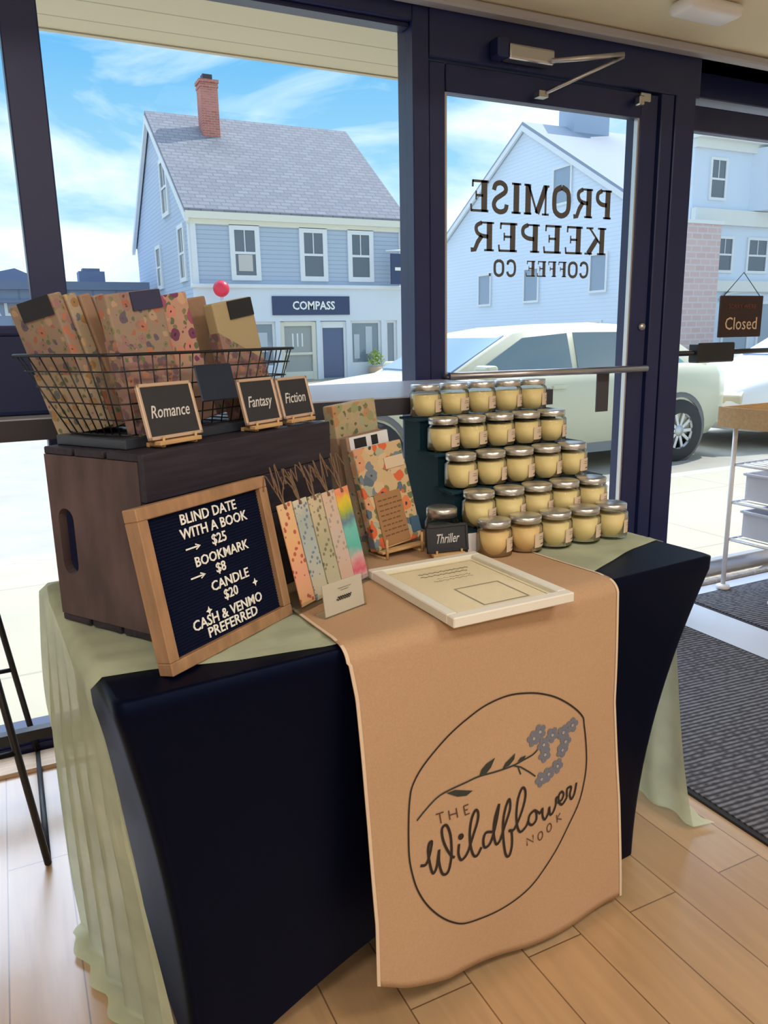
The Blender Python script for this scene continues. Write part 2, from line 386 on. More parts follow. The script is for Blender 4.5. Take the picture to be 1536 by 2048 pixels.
struct('trim_floor_strip', B((-1.6, Y0 - 0.075, 0.006), (3.5, 0.10, 0.012)), mat('pale_wood_strip', (0.62, 0.43, 0.27), 0.5, noise=0.15, nscale=8, stretch=(1, 12, 12)))
def window(name, x0, x1, z0, z1, y):
    return struct(name, B(((x0 + x1) / 2, y, (z0 + z1) / 2), (x1 - x0, 0.006, z1 - z0)), M_glass)
window('window_1', -3.4, 0.095, 0.062, 2.215, Y0 + 0.05)
window('window_2', 0.19, 1.312, 0.062, 2.215, Y0 + 0.05)

# ---- the glazed door with the closer
door = thing('glass_door', 'dark framed glass shop door with mirror-reversed shop lettering and steel push bar', 'door', (1.378, Y0 + 0.035, 0))
DW = 1.02
obj('left_stile', B((0.032, 0, 1.063), (0.064, 0.045, 2.12), bev=0.004), M_frame, door)
obj('right_stile', B((DW - 0.044, 0, 1.063), (0.088, 0.045, 2.12), bev=0.004), M_frame, door)
obj('top_rail', B((DW / 2 - 0.01, 0, 2.079), (DW - 0.155, 0.045, 0.088), bev=0.003), M_frame, door)
obj('bottom_rail', B((DW / 2 - 0.01, 0, 0.13), (DW - 0.155, 0.045, 0.25), bev=0.003), M_frame, door)
dgl = obj('pane', B((DW / 2 - 0.01, 0.004, 1.145), (DW - 0.155, 0.006, 1.78)), M_glass, door)
bead = bmesh.new()
for xx in (0.068, DW - 0.092):
    box(bead, (xx, -0.008, 1.145), (0.008, 0.02, 1.78))
obj('glazing_bead', bead, M_steel, door)
pb = bmesh.new(); tube(pb, [(0.05, -0.068, 1.092), (DW - 0.03, -0.068, 1.088)], 0.014, 12)
for xx in (0.06, DW - 0.045): tube(pb, [(xx, -0.068, 1.09), (xx, -0.02, 1.09)], 0.011, 8)
obj('push_bar', pb, mat('dull_steel', (0.50, 0.48, 0.50), 0.3, 0.9), door)
db = lathe([(0.0, 0), (0.017, 0.0), (0.017, 0.008), (0.011, 0.016), (0.0, 0.018)], 16, cap=False)
bmesh.ops.rotate(db, matrix=Matrix.Rotation(R(90), 3, 'X'), verts=db.verts)
obj('deadbolt', db, M_steel, door, 'small steel deadbolt on the stile', loc=(DW - 0.028, -0.022, 1.255))
obj('glass_notice', B((2.195 - 1.378, -0.006, 1.0), (0.062, 0.006, 0.165)), mat('dark_grey_card', (0.07, 0.065, 0.075), 0.7), door, 'dark grey card stuck low on the glass')
# shop name, written to be read from the street
G = {  # heavy serif glyphs as strokes on a 0..w x 0..1 cell: (points, width)
 'P': (0.72, [([(.16, 0), (.16, 1)], .20), ([(.0, .03), (.34, .03)], .06), ([(.0, .97), (.45, .97)], .06), ([(.42, .97), (.58, .88), (.62, .74), (.58, .60), (.42, .50), (.2, .48)], .13)]),
 'R': (0.80, [([(.16, 0), (.16, 1)], .20), ([(.0, .03), (.34, .03)], .06), ([(.0, .97), (.45, .97)], .06), ([(.42, .97), (.58, .88), (.62, .75), (.56, .60), (.40, .52), (.2, .50)], .12), ([(.42, .52), (.56, .30), (.66, .04), (.80, .03)], .14)]),
 'O': (0.82, [([(.41, .98), (.16, .84), (.11, .5), (.16, .16), (.41, .02), (.66, .16), (.71, .5), (.66, .84), (.41, .98)], .16)]),
 'M': (1.0, [([(.14, 0), (.14, 1)], .07), ([(.14, .97), (.48, .05)], .18), ([(.48, .05), (.82, .97)], .07), ([(.84, 0), (.84, 1)], .20), ([(0, .03), (.28, .03)], .06), ([(.70, .03), (1, .03)], .06), ([(0, .97), (.2, .97)], .06), ([(.8, .97), (1, .97)], .06)]),
 'I': (0.40, [([(.2, 0), (.2, 1)], .20), ([(.02, .03), (.38, .03)], .06), ([(.02, .97), (.38, .97)], .06)]),
 'S': (0.66, [([(.56, .72), (.50, .90), (.32, .97), (.14, .88), (.12, .70), (.30, .56), (.48, .44), (.56, .26), (.48, .09), (.30, .03), (.12, .10), (.07, .28)], .14)]),
 'E': (0.72, [([(.16, 0), (.16, 1)], .20), ([(.0, .03), (.64, .03)], .07), ([(.0, .97), (.60, .97)], .07), ([(.2, .52), (.46, .52)], .07), ([(.63, .0), (.65, .24)], .06), ([(.58, 1), (.59, .78)], .06), ([(.46, .38), (.46, .66)], .05)]),
 'K': (0.84, [([(.16, 0), (.16, 1)], .20), ([(0, .03), (.34, .03)], .06), ([(0, .97), (.34, .97)], .06), ([(.24, .42), (.66, .97)], .07), ([(.36, .58), (.70, .03)], .18), ([(.52, .97), (.80, .97)], .06), ([(.54, .03), (.84, .03)], .06)]),
 'C': (0.76, [([(.66, .74), (.58, .92), (.40, .98), (.18, .86), (.11, .5), (.18, .14), (.40, .02), (.58, .08), (.68, .28)], .15), ([(.66, .70), (.66, .98)], .05)]),
 'F': (0.68, [([(.16, 0), (.16, 1)], .20), ([(.0, .03), (.34, .03)], .06), ([(.0, .97), (.60, .97)], .07), ([(.2, .52), (.46, .52)], .07), ([(.58, 1), (.59, .78)], .06), ([(.46, .38), (.46, .66)], .05)]),
 '.': (0.26, [([(.06, .07), (.20, .07)], .15)]), ' ': (0.45, []),
}
def serif(bm, s, x0, x1, zc, h, y):
    """lettering whose first letter is at x1 and last at x0 (seen from inside)"""
    tot = sum(G[c][0] + 0.10 for c in s) - 0.10; k = (x1 - x0) / tot; x = 0
    for c in s:
        wd, st = G[c]
        for pts, wt in st:
            pp = smooth_pts(pts, 3) if len(pts) > 4 else [Vector(p) for p in pts]
            P = [((x + p[0]) * k, (p[1] - 0.5) * h) for p in pp]
            ribbon(bm, P, wt * 1.2 * min(k, h) , lambda a, b: Vector((x1 - a, y, zc + b)))
        x += wd + 0.10
lb = bmesh.new()
serif(lb, 'PROMISE', 1.552 - 1.378, 2.205 - 1.378, 1.718, 0.105, 0.0002)
serif(lb, 'KEEPER', 1.56 - 1.378, 2.185 - 1.378, 1.582, 0.100, 0.0002)
serif(lb, 'COFFEE CO.', 1.635 - 1.378, 2.105 - 1.378, 1.474, 0.056, 0.0002)
obj('lettering', lb, mat('door_lettering', (0.10, 0.095, 0.09), 0.7), door, 'dark serif lettering reading backwards from inside')

# closer on the door head
cl = thing('door_closer', 'silver door closer with folding arm on the head above the glass door', 'door closer', (1.63, Y0 - 0.005, 2.165))
obj('body', B((0.115, -0.030, 0.0), (0.19, 0.05, 0.048), bev=0.008, seg=2), M_steel, cl)
obj('end_cap', B((-0.005, -0.030, 0.008), (0.045, 0.056, 0.062), bev=0.006), M_frame, cl)
ar = bmesh.new(); tube(ar, [(0.19, -0.06, -0.015), (0.44, -0.14, 0.012)], 0.009, 8); obj('main_arm', ar, M_steel, cl)
ar = bmesh.new(); tube(ar, [(0.44, -0.14, 0.005), (0.19, -0.035, -0.108)], 0.006, 8)
box(ar, (0.18, -0.02, -0.112), (0.04, 0.03, 0.02)); obj('forearm', ar, M_steel, cl)
hk = thing('door_hook', 'small steel hook fitting at the top latch corner of the glass door', 'door hook', (2.305, Y0 - 0.004, 2.10))
obj('plate', B((0.0, -0.008, 0.0), (0.05, 0.014, 0.03), bev=0.003), M_steel, hk)
obj('catch', B((-0.035, -0.018, -0.018), (0.025, 0.03, 0.032), bev=0.004), M_steel, hk)

# ---- right-hand door
rd = thing('glass_exit_door', 'second dark framed glass door behind the white rack with black panic bar', 'door', (2.60, YR + 0.04, 0))
obj('left_stile', B((0.03, 0, 1.05), (0.05, 0.045, 2.08), bev=0.004), M_frame, rd)
obj('right_stile', B((1.12, 0, 1.05), (0.08, 0.045, 2.08), bev=0.004), M_frame, rd)
obj('top_rail', B((0.57, 0, 2.125), (1.03, 0.045, 0.10), bev=0.004), M_frame, rd)
obj('bottom_rail', B((0.57, 0, 0.05), (1.03, 0.045, 0.09), bev=0.004), M_steel, rd)
obj('pane', B((0.57, 0.004, 1.085), (1.03, 0.006, 1.98)), M_glass, rd)
pbar = bmesh.new(); tube(pbar, [(0.02, -0.075, 1.135), (1.10, -0.075, 1.135)], 0.012, 10)
obj('panic_bar', pbar, M_black, rd)
obj('latch_case', B((0.335, -0.08, 1.135), (0.235, 0.06, 0.088), bev=0.006), M_black, rd)
struct('trim_threshold', B((3.2, YR + 0.03, 0.01), (1.2, 0.16, 0.02), bev=0.004), mat('threshold_metal', (0.50, 0.47, 0.44), 0.5, 0.6, noise=0.3, nscale=60))
window('window_3', 3.80, 5.1, 0.02, 2.2, YR + 0.05)
cs = thing('hanging_sign', 'small dark brown square sign hanging in the exit door, lettered Closed', 'sign', (3.165, YR + 0.01, 1.295), (0, 0, 0))
obj('board', B((0, 0, 0), (0.285, 0.012, 0.19), bev=0.003), mat('dark_brown_board', (0.035, 0.014, 0.012), 0.6), cs)
bt = text_bm('Closed', 0.082, sx=0.95); obj('lettering', bt, mat('cream_letter', (0.75, 0.58, 0.38), 0.7), cs, loc=(0, -0.0075, -0.035))
bt = text_bm("SORRY WE'RE", 0.03); obj('small_lettering', bt, mat('rust_letter', (0.20, 0.07, 0.05), 0.7), cs, loc=(0, -0.0075, 0.045))
cd = T([(-0.12, 0, 0.095), (0, 0.0, 0.20), (0.12, 0, 0.095)], 0.002, 6); obj('cord', cd, M_black, cs)

# small fixture on the soffit
fx = thing('ceiling_fixture', 'small pale rounded fixture on the beige ceiling at the top edge', 'ceiling fixture', (2.25, 2.09, CZ))
obj('housing', B((0, 0, -0.022), (0.24, 0.11, 0.044), bev=0.018, seg=3), M_white, fx, smooth=True)
for i, (lx, ly) in enumerate(LAMPS):
    l = thing('ceiling_light', 'ceiling light panel behind the camera', 'ceiling light', (lx, ly, 2.9), group='ceiling light panels behind the camera')
    obj('frame', boxes([((0, 0.3, -0.02), (1.2, 0.03, 0.04)), ((0, -0.3, -0.02), (1.2, 0.03, 0.04)), ((0.6, 0, -0.02), (0.03, 0.63, 0.04)), ((-0.6, 0, -0.02), (0.03, 0.63, 0.04))]), M_white, l)
    obj('diffuser', B((0, 0, -0.012), (1.17, 0.57, 0.02)), M_white, l)

# mats
struct('trim_floor_glare', B((2.615, 1.27, 0.003), (0.25, 2.36, 0.006)), mat('pale_blue_grey_glare', (0.62, 0.68, 0.78), 0.25))  # window glare on the floor between the mats, put in as a pale strip
struct('trim_entry_glare', B((3.85, 2.50, 0.003), (2.3, 0.075, 0.006)), MATS['pale_blue_grey_glare'])  # floor glare by the exit door, coloured on in the same way
def carpet(name, x0, x1, y0, y1, label):
    o = thing(name, label, 'mat', ((x0 + x1) / 2, (y0 + y1) / 2, 0.0))
    obj('pile', B((0, 0, 0.006), (x1 - x0 - 0.03, y1 - y0 - 0.03, 0.012)), M_mat, o)
    e_ = bmesh.new(); W_, H_ = (x1 - x0) / 2, (y1 - y0) / 2
    for c_, s_ in (((-W_ + 0.012, 0, 0.004), (0.024, 2 * H_, 0.008)), ((W_ - 0.012, 0, 0.004), (0.024, 2 * H_, 0.008)), ((0, -H_ + 0.012, 0.004), (2 * W_, 0.024, 0.008)), ((0, H_ - 0.012, 0.004), (2 * W_, 0.024, 0.008))):
        box(e_, c_, s_)
    obj('rubber_edge', e_, mat('black_rubber', (0.02, 0.02, 0.022), 0.8), o)
carpet('door_mat', 1.548, 2.49, 0.1, 2.30, 'wide ribbed charcoal door mat beside the table')
carpet('door_mat', 2.74, 3.75, 0.8, 2.46, 'ribbed charcoal mat under the white rack at the exit door')
# ================================================================== table, cover and cloths
TO = Vector((0.085, 1.05)); TA = R(5.0); UT = Vector((math.cos(TA), math.sin(TA))); VT = Vector((-math.sin(TA), math.cos(TA)))
TL, TD, TH = 1.315, 0.655, 0.74
def TP(s, t, z):
    p = TO + UT * s + VT * t
    return Vector((p.x, p.y, z))
tb = thing('folding_table', 'four foot folding table standing hidden inside the black stretch cover', 'table', TP(TL / 2, TD / 2, 0), (0, 0, TA))
obj('tabletop', B((0, 0, 0.713), (TL - 0.02, TD - 0.02, 0.04), bev=0.008), M_white, tb)
for sx_, sy_ in ((-0.56, -0.23), (-0.56, 0.25), (0.485, -0.23), (0.485, 0.25)):
    obj('leg', T([(sx_ , sy_, 0.69), (sx_, sy_, 0.01)], 0.013, 10), mat('table_leg_grey', (0.2, 0.2, 0.2), 0.4, 0.6), tb)
# stretch cover
def clerp(a, b, t): return a + (b - a) * t
def coverpt(q, lev, bottom=None):
    """q: perimeter parameter as (s,t) on the rectangle"""
    s, t, hb, ca = q
    z = TH - (TH - hb) * lev
    g = max(0.0, 1 - (max(z, 0) / 0.715) ** 2.0) if z < 0.715 else 0
    dl, dr, dt = 0.078 * g, 0.150 * g, 0.048 * g
    s2 = clerp(dl, TL - dr, s / TL); t2 = clerp(dt, TD - dt, t / TD)
    return TP(s2, t2, z)
per = []
nf, nsd = 48, 24
def hem(u):  # u 0..1 along a side
    return 0.004 + 0.14 * max(0.0, math.sin(math.pi * min(1, max(0, (u - 0.04) / 0.92)))) ** 1.1
rc = 0.022
def addside(p0, p1, n, hk=1.0):
    for i in range(n):
        u = i / n
        per.append((clerp(p0[0], p1[0], u), clerp(p0[1], p1[1], u), hem(u) * hk + 0.004 * (1 - hk), u))
def corner(cx, cy, a0):
    for k in range(5):
        a = a0 + math.pi / 2 * k / 5
        per.append((cx + rc * math.cos(a), cy + rc * math.sin(a), 0.004, 0))
addside((rc, 0), (TL - rc, 0), nf); corner(TL - rc, rc, -math.pi / 2)
addside((TL, rc), (TL, TD - rc), nsd, 0.3); corner(TL - rc, TD - rc, 0)
addside((TL - rc, TD), (rc, TD), nf); corner(rc, TD - rc, math.pi / 2)
addside((0, TD - rc), (0, rc), nsd, 0.15); corner(rc, rc, math.pi)
bm = bmesh.new(); NL = 26; rings = []
for l in range(NL + 1):
    lev = l / NL
    ring = []
    for q in per:
        p = coverpt(q, lev)
        ring.append(bm.verts.new(p))
    rings.append(ring)
top_in = [bm.verts.new(TP(clerp(q[0], TL / 2, 0.012), clerp(q[1], TD / 2, 0.02), TH + 0.0035)) for q in per]
n = len(per)
for l in range(NL):
    for k in range(n):
        f = bm.faces.new((rings[l][k], rings[l + 1][k], rings[l + 1][(k + 1) % n], rings[l][(k + 1) % n])); f.smooth = True
for k in range(n):
    f = bm.faces.new((top_in[k], rings[0][k], rings[0][(k + 1) % n], top_in[(k + 1) % n])); f.smooth = True
bm.faces.new(top_in)
M_spandex = mat('black_stretch_fabric', (0.0010, 0.0018, 0.0090), 0.45, 0, 0.12, sheen=0.16)
M_spandex.node_tree.nodes['Principled BSDF'].inputs['Sheen Tint'].default_value = (0.25, 0.35, 0.8, 1); M_spandex.node_tree.nodes['Principled BSDF'].inputs['Sheen Roughness'].default_value = 0.22
M_spandex.node_tree.nodes['Principled BSDF'].inputs['Specular Tint'].default_value = (0.35, 0.5, 1.0, 1)
cov = obj('stretch_table_cover', bm, M_spandex)
tag(cov, 'black stretch fabric cover pulled over the display table down to its feet', 'table cover')

# sage gauze
def sheer(name, col, alpha, trl=0.4):
    m = bpy.data.materials.new(name); m.use_nodes = True; nt = m.node_tree; nt.nodes.clear()
    tc = N(nt, 'ShaderNodeTexCoord'); ns = N(nt, 'ShaderNodeTexNoise', Scale=9.0, Detail=4.0); nt.links.new(tc.outputs['Object'], ns.inputs['Vector'])
    r = N(nt, 'ShaderNodeValToRGB'); r.color_ramp.elements[0].position = 0.35; r.color_ramp.elements[1].position = 0.7
    r.color_ramp.elements[0].color = (*[c * 0.86 for c in col], 1); r.color_ramp.elements[1].color = (*[min(1, c * 1.1) for c in col], 1)
    nt.links.new(ns.outputs['Fac'], r.inputs['Fac'])
    d = N(nt, 'ShaderNodeBsdfDiffuse'); t = N(nt, 'ShaderNodeBsdfTranslucent'); tr = N(nt, 'ShaderNodeBsdfTransparent')
    nt.links.new(r.outputs[0], d.inputs['Color']); nt.links.new(r.outputs[0], t.inputs['Color'])
    a = N(nt, 'ShaderNodeMixShader'); a.inputs['Fac'].default_value = trl; nt.links.new(d.outputs[0], a.inputs[1]); nt.links.new(t.outputs[0], a.inputs[2])
    b = N(nt, 'ShaderNodeMixShader'); b.inputs['Fac'].default_value = alpha; nt.links.new(tr.outputs[0], b.inputs[1]); nt.links.new(a.outputs[0], b.inputs[2])
    o = N(nt, 'ShaderNodeOutputMaterial'); nt.links.new(b.outputs[0], o.inputs['Surface'])
    return m
M_gauze = sheer('sage_gauze', (0.74, 0.82, 0.60), 0.90)
def lin(x, pts):
    if x <= pts[0][0]: return pts[0][1]
    for (a, b), (c, d) in zip(pts, pts[1:]):
        if x <= c: return b + (d - b) * (x - a) / (c - a)
    return pts[-1][1]
def gauze(i, j):
    a = -0.80 + i * (TL + 1.62)          # length coordinate along the table
    if a < 0 or a > TL:
        left = a < 0
        over = -a if left else a - TL
        dz = min(over, 0.738)
        puddle = max(0, over - 0.738)
        ramp = min(1, over / 0.25); rf = over / 0.74
        if left:
            t0, t1 = max(0.004, 0.10 - 0.42 * over), 0.645 - 0.12 * rf
            t = clerp(t0, t1, j)
            s = -0.014 - 0.008 * math.sin(math.pi * min(1, over / 0.7)) - 0.016 * ramp * (0.5 + 0.5 * math.sin(t * 62 + 0.6 * math.sin(over * 6))) - 0.04 * (puddle / 0.08) * (1 if j < .99 else .6)
            gg = max(0.0, 1 - ((0.7475 - dz) / 0.715) ** 2.0)
            s += (1 - j) ** 1.3 * 0.074 * gg; t += (1 - j) ** 2 * 0.030 * gg
        else:
            t0, t1 = 0.155 - 0.13 * rf, 0.645 - 0.12 * rf
            t = clerp(t0, t1, j)
            s = TL + 0.014 + 0.018 * ramp * (0.5 + 0.5 * math.sin(t * 58 + over * 3)) + 0.05 * (puddle / 0.08) + 0.02 * rf ** 3
        z = 0.7475 - dz + (0.003 if puddle > 0 else 0) - (0.006 if over < 0.01 else 0)
        z = max(z, 0.006 + 0.010 * (0.5 + 0.5 * math.sin(t * 70)) * (puddle > 0))
        return TP(s, t, z)
    tf = lin(a, [(0.0, 0.10), (0.07, 0.085), (0.2, 0.045), (0.34, 0.014), (0.45, 0.012), (0.9, 0.035), (1.0, 0.062), (1.12, 0.105), (1.2, 0.135), (1.315, 0.155)])
    t = clerp(tf, 0.645, j)
    wr = 0.0012 * math.sin(t * 90 + a * 9) * math.sin(a * 11 + 1) + (0.0025 * math.sin(j * 150) * max(0, 1 - j * 7))
    return TP(a, t, 0.7462 + wr)
bm = grid(230, 44, gauze)
gz = obj('gauze_runner', bm, M_gauze)
tag(gz, 'sage green gauze cloth laid along the table and trailing to the floor at both ends', 'cloth')

# tan banner runner
SL = [(0.02, 0.384), (0.118, 0.382), (0.23, 0.3857), (0.42, 0.380), (0.66, 0.3695), (0.745, 0.357)]
SR = [(0.02, 1.0085), (0.26, 0.998), (0.49, 0.978), (0.74, 0.983)]
HB = [(0.37, 0.120), (0.44, 0.085), (0.54, 0.050), (0.73, 0.022), (0.88, 0.018), (1.01, 0.023)]
def rft(s, h):
    rip = 0.014 * math.sin(s * 19 + 2.0 + h * 5) * max(0, (0.5 - h)) + 0.003 * math.sin(s * 11 - h * 9)
    return -0.020 - 0.03 * (0.72 - h) / 0.69 + rip * min(1, max(0, (0.72 - h) / 0.2))
def RF(s, h, off=0.0): return TP(s, rft(s, h) - off, h)
def runner(i, j):
    # j 0 at the back of the table .. 1 at the hem
    if j < 0.4:
        t = clerp(0.64, 0.014, j / 0.4); sl, sr = clerp(0.372, 0.357, j / .4), clerp(0.975, 0.983, j / .4)
        s = clerp(sl, sr, i)
        return TP(s, t, 0.7495 + 0.0008 * math.sin(s * 40 + t * 18))
    if j < 0.5:
        k = (j - 0.4) / 0.1; a = k * math.pi / 2
        s = clerp(0.357, 0.983, i)
        return TP(s, 0.014 - 0.034 * math.sin(a), 0.72 + 0.0295 * math.cos(a))
    k = (j - 0.5) / 0.5
    hb = lin(clerp(0.384, 1.005, i), HB); h = clerp(0.72, hb, k)
    s = clerp(lin(h, SL), lin(h, SR), i)
    return RF(s, h)
ban = thing('banner_runner', 'tan linen banner hanging over the table front, printed with an oval flower logo', 'table runner', TP(0.68, 0, 0.75))
ban.rotation_euler = (0, 0, 0)
M_linen = mat('tan_linen', (0.47, 0.305, 0.182), 0.9, 0, 0.1, noise=0.05, nscale=260, bump=0.12)
bl = ban.location
def sub(bm, v):
    for q in bm.verts: q.co -= v
    return bm
M_linen_o = obj('cloth', sub(grid(56, 90, runner), bl), M_linen, ban); solidify(M_linen_o, 0.0012, 1)
for side in (0, 1):
    he = bmesh.new()
    P = [(h / 100.0, 0) for h in range(0, 101)]
    L = []
    for k in range(0, 91):
        e0 = runner(0.0 if side == 0 else 1.0, k / 90); e1 = runner(0.010 if side == 0 else 0.990, k / 90)
        nrm = Vector((0, 0, 1)) if k / 90 < 0.4 else Vector((-VT.x, -VT.y, 0.3)).normalized()
        L.append((he.verts.new(e0 + nrm * 0.0022), he.verts.new(e1 + nrm * 0.0022)))
    for A, Bq in zip(L, L[1:]): he.faces.new((A[0], A[1], Bq[1], Bq[0]))
    obj('stitched_edge', sub(he, bl), mat('pale_thread', (0.66, 0.52, 0.38), 0.9), ban)
PR = {
 'ring':[(0.468,0.445),(0.4741,0.4687),(0.4931,0.4951),(0.5227,0.5195),(0.5581,0.5428),(0.5968,0.561),(0.6391,0.5753),(0.6913,0.5804),(0.7391,0.5732),(0.7761,0.5618),(0.8142,0.5434),(0.8534,0.5146),(0.8805,0.486),(0.8857,0.466),(0.893,0.4237),(0.897,0.3765),(0.8922,0.3343),(0.8788,0.2921),(0.8515,0.2549),(0.8178,0.218),(0.7779,0.1869),(0.742,0.1632),(0.7037,0.1482),(0.6632,0.1401),(0.6239,0.1403),(0.58,0.1482),(0.5491,0.1662),(0.5193,0.1938),(0.4933,0.2282),(0.476,0.2632),(0.4669,0.2966),(0.4619,0.3327),(0.4624,0.3735),(0.4646,0.4132)],
 'W':[(0.4845,0.309),(0.4963,0.3066),(0.5049,0.3205),(0.5103,0.338),(0.5112,0.3462),(0.5058,0.3447),(0.5026,0.3312),(0.5044,0.3083),(0.5102,0.2836),(0.5186,0.2901),(0.5233,0.3081),(0.5266,0.3242),(0.5252,0.2999),(0.5317,0.2735),(0.544,0.2722),(0.5517,0.2943),(0.5538,0.3185),(0.5519,0.3466),(0.5443,0.3668),(0.5347,0.363),(0.5354,0.3431),(0.5428,0.3203),(0.5533,0.3012),(0.5601,0.2959)],
 'i':[(0.5706,0.3195),(0.5686,0.3001),(0.5738,0.2854),(0.5838,0.289),(0.5912,0.2988)],
 'l1':[(0.5912,0.2988),(0.6019,0.3251),(0.6126,0.3514),(0.6145,0.3684),(0.6089,0.3754),(0.6,0.3611),(0.595,0.3353),(0.5957,0.3072),(0.6023,0.2842),(0.611,0.282),(0.62,0.2952)],
 'd1':[(0.6454,0.3188),(0.6308,0.3218),(0.6247,0.3087),(0.6272,0.2923),(0.6391,0.2955),(0.6483,0.3151),(0.6578,0.3475),(0.6627,0.3713)],
 'd2':[(0.6627,0.3713),(0.6519,0.3446),(0.6483,0.3151),(0.6538,0.2898),(0.6629,0.2941)],
 'f':[(0.6629,0.2941),(0.6754,0.3231),(0.6879,0.3521),(0.6867,0.3731),(0.6775,0.3584),(0.671,0.3324),(0.6705,0.299),(0.6759,0.2602),(0.6849,0.254),(0.6914,0.2752),(0.6903,0.3045),(0.6842,0.3068),(0.6964,0.3048)],
 'l2':[(0.6964,0.3048),(0.7121,0.3278),(0.7248,0.3572),(0.7265,0.3774),(0.7189,0.3852),(0.7079,0.3657),(0.7029,0.3337),(0.7056,0.3066),(0.7132,0.2945),(0.7273,0.3011),(0.7337,0.312)],
 'o':[(0.7496,0.3274),(0.7369,0.3214),(0.7337,0.3067),(0.7431,0.298),(0.7542,0.3045),(0.7543,0.3204),(0.7496,0.3274),(0.7655,0.3137)],
 'w':[(0.7655,0.3137),(0.7719,0.322),(0.7719,0.306),(0.7783,0.2956),(0.7881,0.3055),(0.7913,0.3177),(0.7929,0.301),(0.8011,0.3008),(0.8094,0.314),(0.811,0.3296),(0.8176,0.3286)],
 'e':[(0.8143,0.3176),(0.8276,0.3197),(0.8326,0.3301),(0.8259,0.3379),(0.8183,0.3311),(0.8193,0.3172),(0.8293,0.3083),(0.8427,0.3185)],
 'r':[(0.8427,0.3185),(0.8427,0.3375),(0.8545,0.3375),(0.8512,0.321),(0.8563,0.3096),(0.8648,0.319),(0.8698,0.3419)],
 'T1':[(0.5223,0.3957),(0.5393,0.3951)],
 'T2':[(0.5304,0.3952),(0.5332,0.3746)],
 'H1':[(0.5501,0.3941),(0.5528,0.3747)],
 'H2':[(0.5666,0.3936),(0.5694,0.3736)],
 'H3':[(0.5517,0.3842),(0.5683,0.3831)],
 'E1':[(0.583,0.3921),(0.5862,0.3731)],
 'E2':[(0.583,0.3921),(0.5937,0.3921)],
 'E3':[(0.585,0.3828),(0.592,0.3827)],
 'E4':[(0.5862,0.3731),(0.5961,0.3738)],
 'N1':[(0.7301,0.2576),(0.7286,0.2741),(0.7466,0.2592),(0.7454,0.2752)],
 'K1':[(0.8127,0.2912),(0.8154,0.2733)],
 'K2':[(0.8237,0.2912),(0.814,0.2825),(0.8277,0.2753)],
 'stem':[(0.4815,0.3986),(0.4977,0.4107),(0.5248,0.4274),(0.5492,0.4334),(0.5879,0.4372),(0.619,0.4403),(0.6595,0.4381),(0.6982,0.4381),(0.7256,0.4419),(0.7473,0.4453),(0.7599,0.4516)],
 'br':[(0.6982,0.4381),(0.7163,0.4296),(0.7377,0.4124),(0.7533,0.3982)],
 'br2':[(0.7102,0.4316),(0.7161,0.4144)],
 'leafA':[(0.619,0.4391),(0.625,0.4519),(0.6367,0.4604),(0.6571,0.4663),(0.6466,0.4498),(0.6334,0.4392)],
 'leafB':[(0.6728,0.4388),(0.6804,0.4488),(0.7045,0.4613),(0.7014,0.4497),(0.6892,0.441)],
 'leafC':[(0.5464,0.43),(0.5655,0.4302),(0.6042,0.4164),(0.59,0.4107),(0.5706,0.415)],
 'leafD':[(0.7089,0.4422),(0.7165,0.4487),(0.7303,0.4494),(0.7256,0.4419)],
 'fl':[(0.7507,0.4775),(0.7757,0.4571),(0.7788,0.4354),(0.7664,0.4868),(0.7981,0.4709),(0.8273,0.4674),(0.852,0.4758),(0.8339,0.4458),(0.8257,0.4299),(0.769,0.3864),(0.7883,0.3905),(0.8126,0.3997)],
 'O':[(0.7659,0.2647),(0.7913,0.2719)],
 'dot':[(0.5752,0.3328)],
}
def pf(a, b): return RF(a, b, 0.0028) - bl
def pf2(a, b): return RF(a, b, 0.0034) - bl
bm = bmesh.new(); ribbon(bm, smooth_pts(PR['ring'], 5, True), 0.0034, pf, True); obj('oval_outline', bm, M_dark, ban)
bm = bmesh.new()
for k in ('W', 'i', 'l1', 'd1', 'd2', 'f', 'l2', 'o', 'w', 'e', 'r'):
    ribbon(bm, smooth_pts(PR[k], 5), 0.0054, pf)
blob(bm, PR['dot'][0], 0.0065, pf)
obj('script_lettering', bm, M_dark, ban)
M_brown = mat('brown_print', (0.10, 0.045, 0.022), 0.8)
bm = bmesh.new()
for k in ('T1', 'T2', 'H1', 'H2', 'H3', 'E1', 'E2', 'E3', 'E4'): ribbon(bm, PR[k], 0.0026, pf)
obj('upper_word', bm, M_brown, ban)
bm = bmesh.new()
for k in ('N1', 'K1', 'K2'): ribbon(bm, PR[k], 0.0026, pf)
for c in PR['O']:
    ribbon(bm, [(c[0] + 0.0065 * math.cos(a * math.pi / 8), c[1] + 0.009 * math.sin(a * math.pi / 8)) for a in range(16)], 0.0024, pf, True)
obj('lower_word', bm, M_brown, ban)
bm = bmesh.new()
ribbon(bm, smooth_pts(PR['stem'], 5), 0.0034, pf)
for k in ('br', 'br2'): ribbon(bm, PR[k], 0.003, pf)
for k in ('leafA', 'leafB', 'leafC', 'leafD'):
    bm.faces.new([bm.verts.new(pf(*p)) for p in PR[k]])
obj('stem_print', bm, mat('dark_green_print', (0.030, 0.032, 0.024), 0.8), ban)
bm = bmesh.new()
for c in PR['fl']:
    for k in range(5):
        a = k * 2 * math.pi / 5 + c[0] * 9
        blob(bm, (c[0] + 0.0100 * math.cos(a), c[1] + 0.0100 * math.sin(a)), 0.0068, pf, 8)
    n0 = len(bm.faces); blob(bm, c, 0.0035, pf2, 8); bm.faces.ensure_lookup_table()
    for f in bm.faces[n0:]: f.material_index = 1
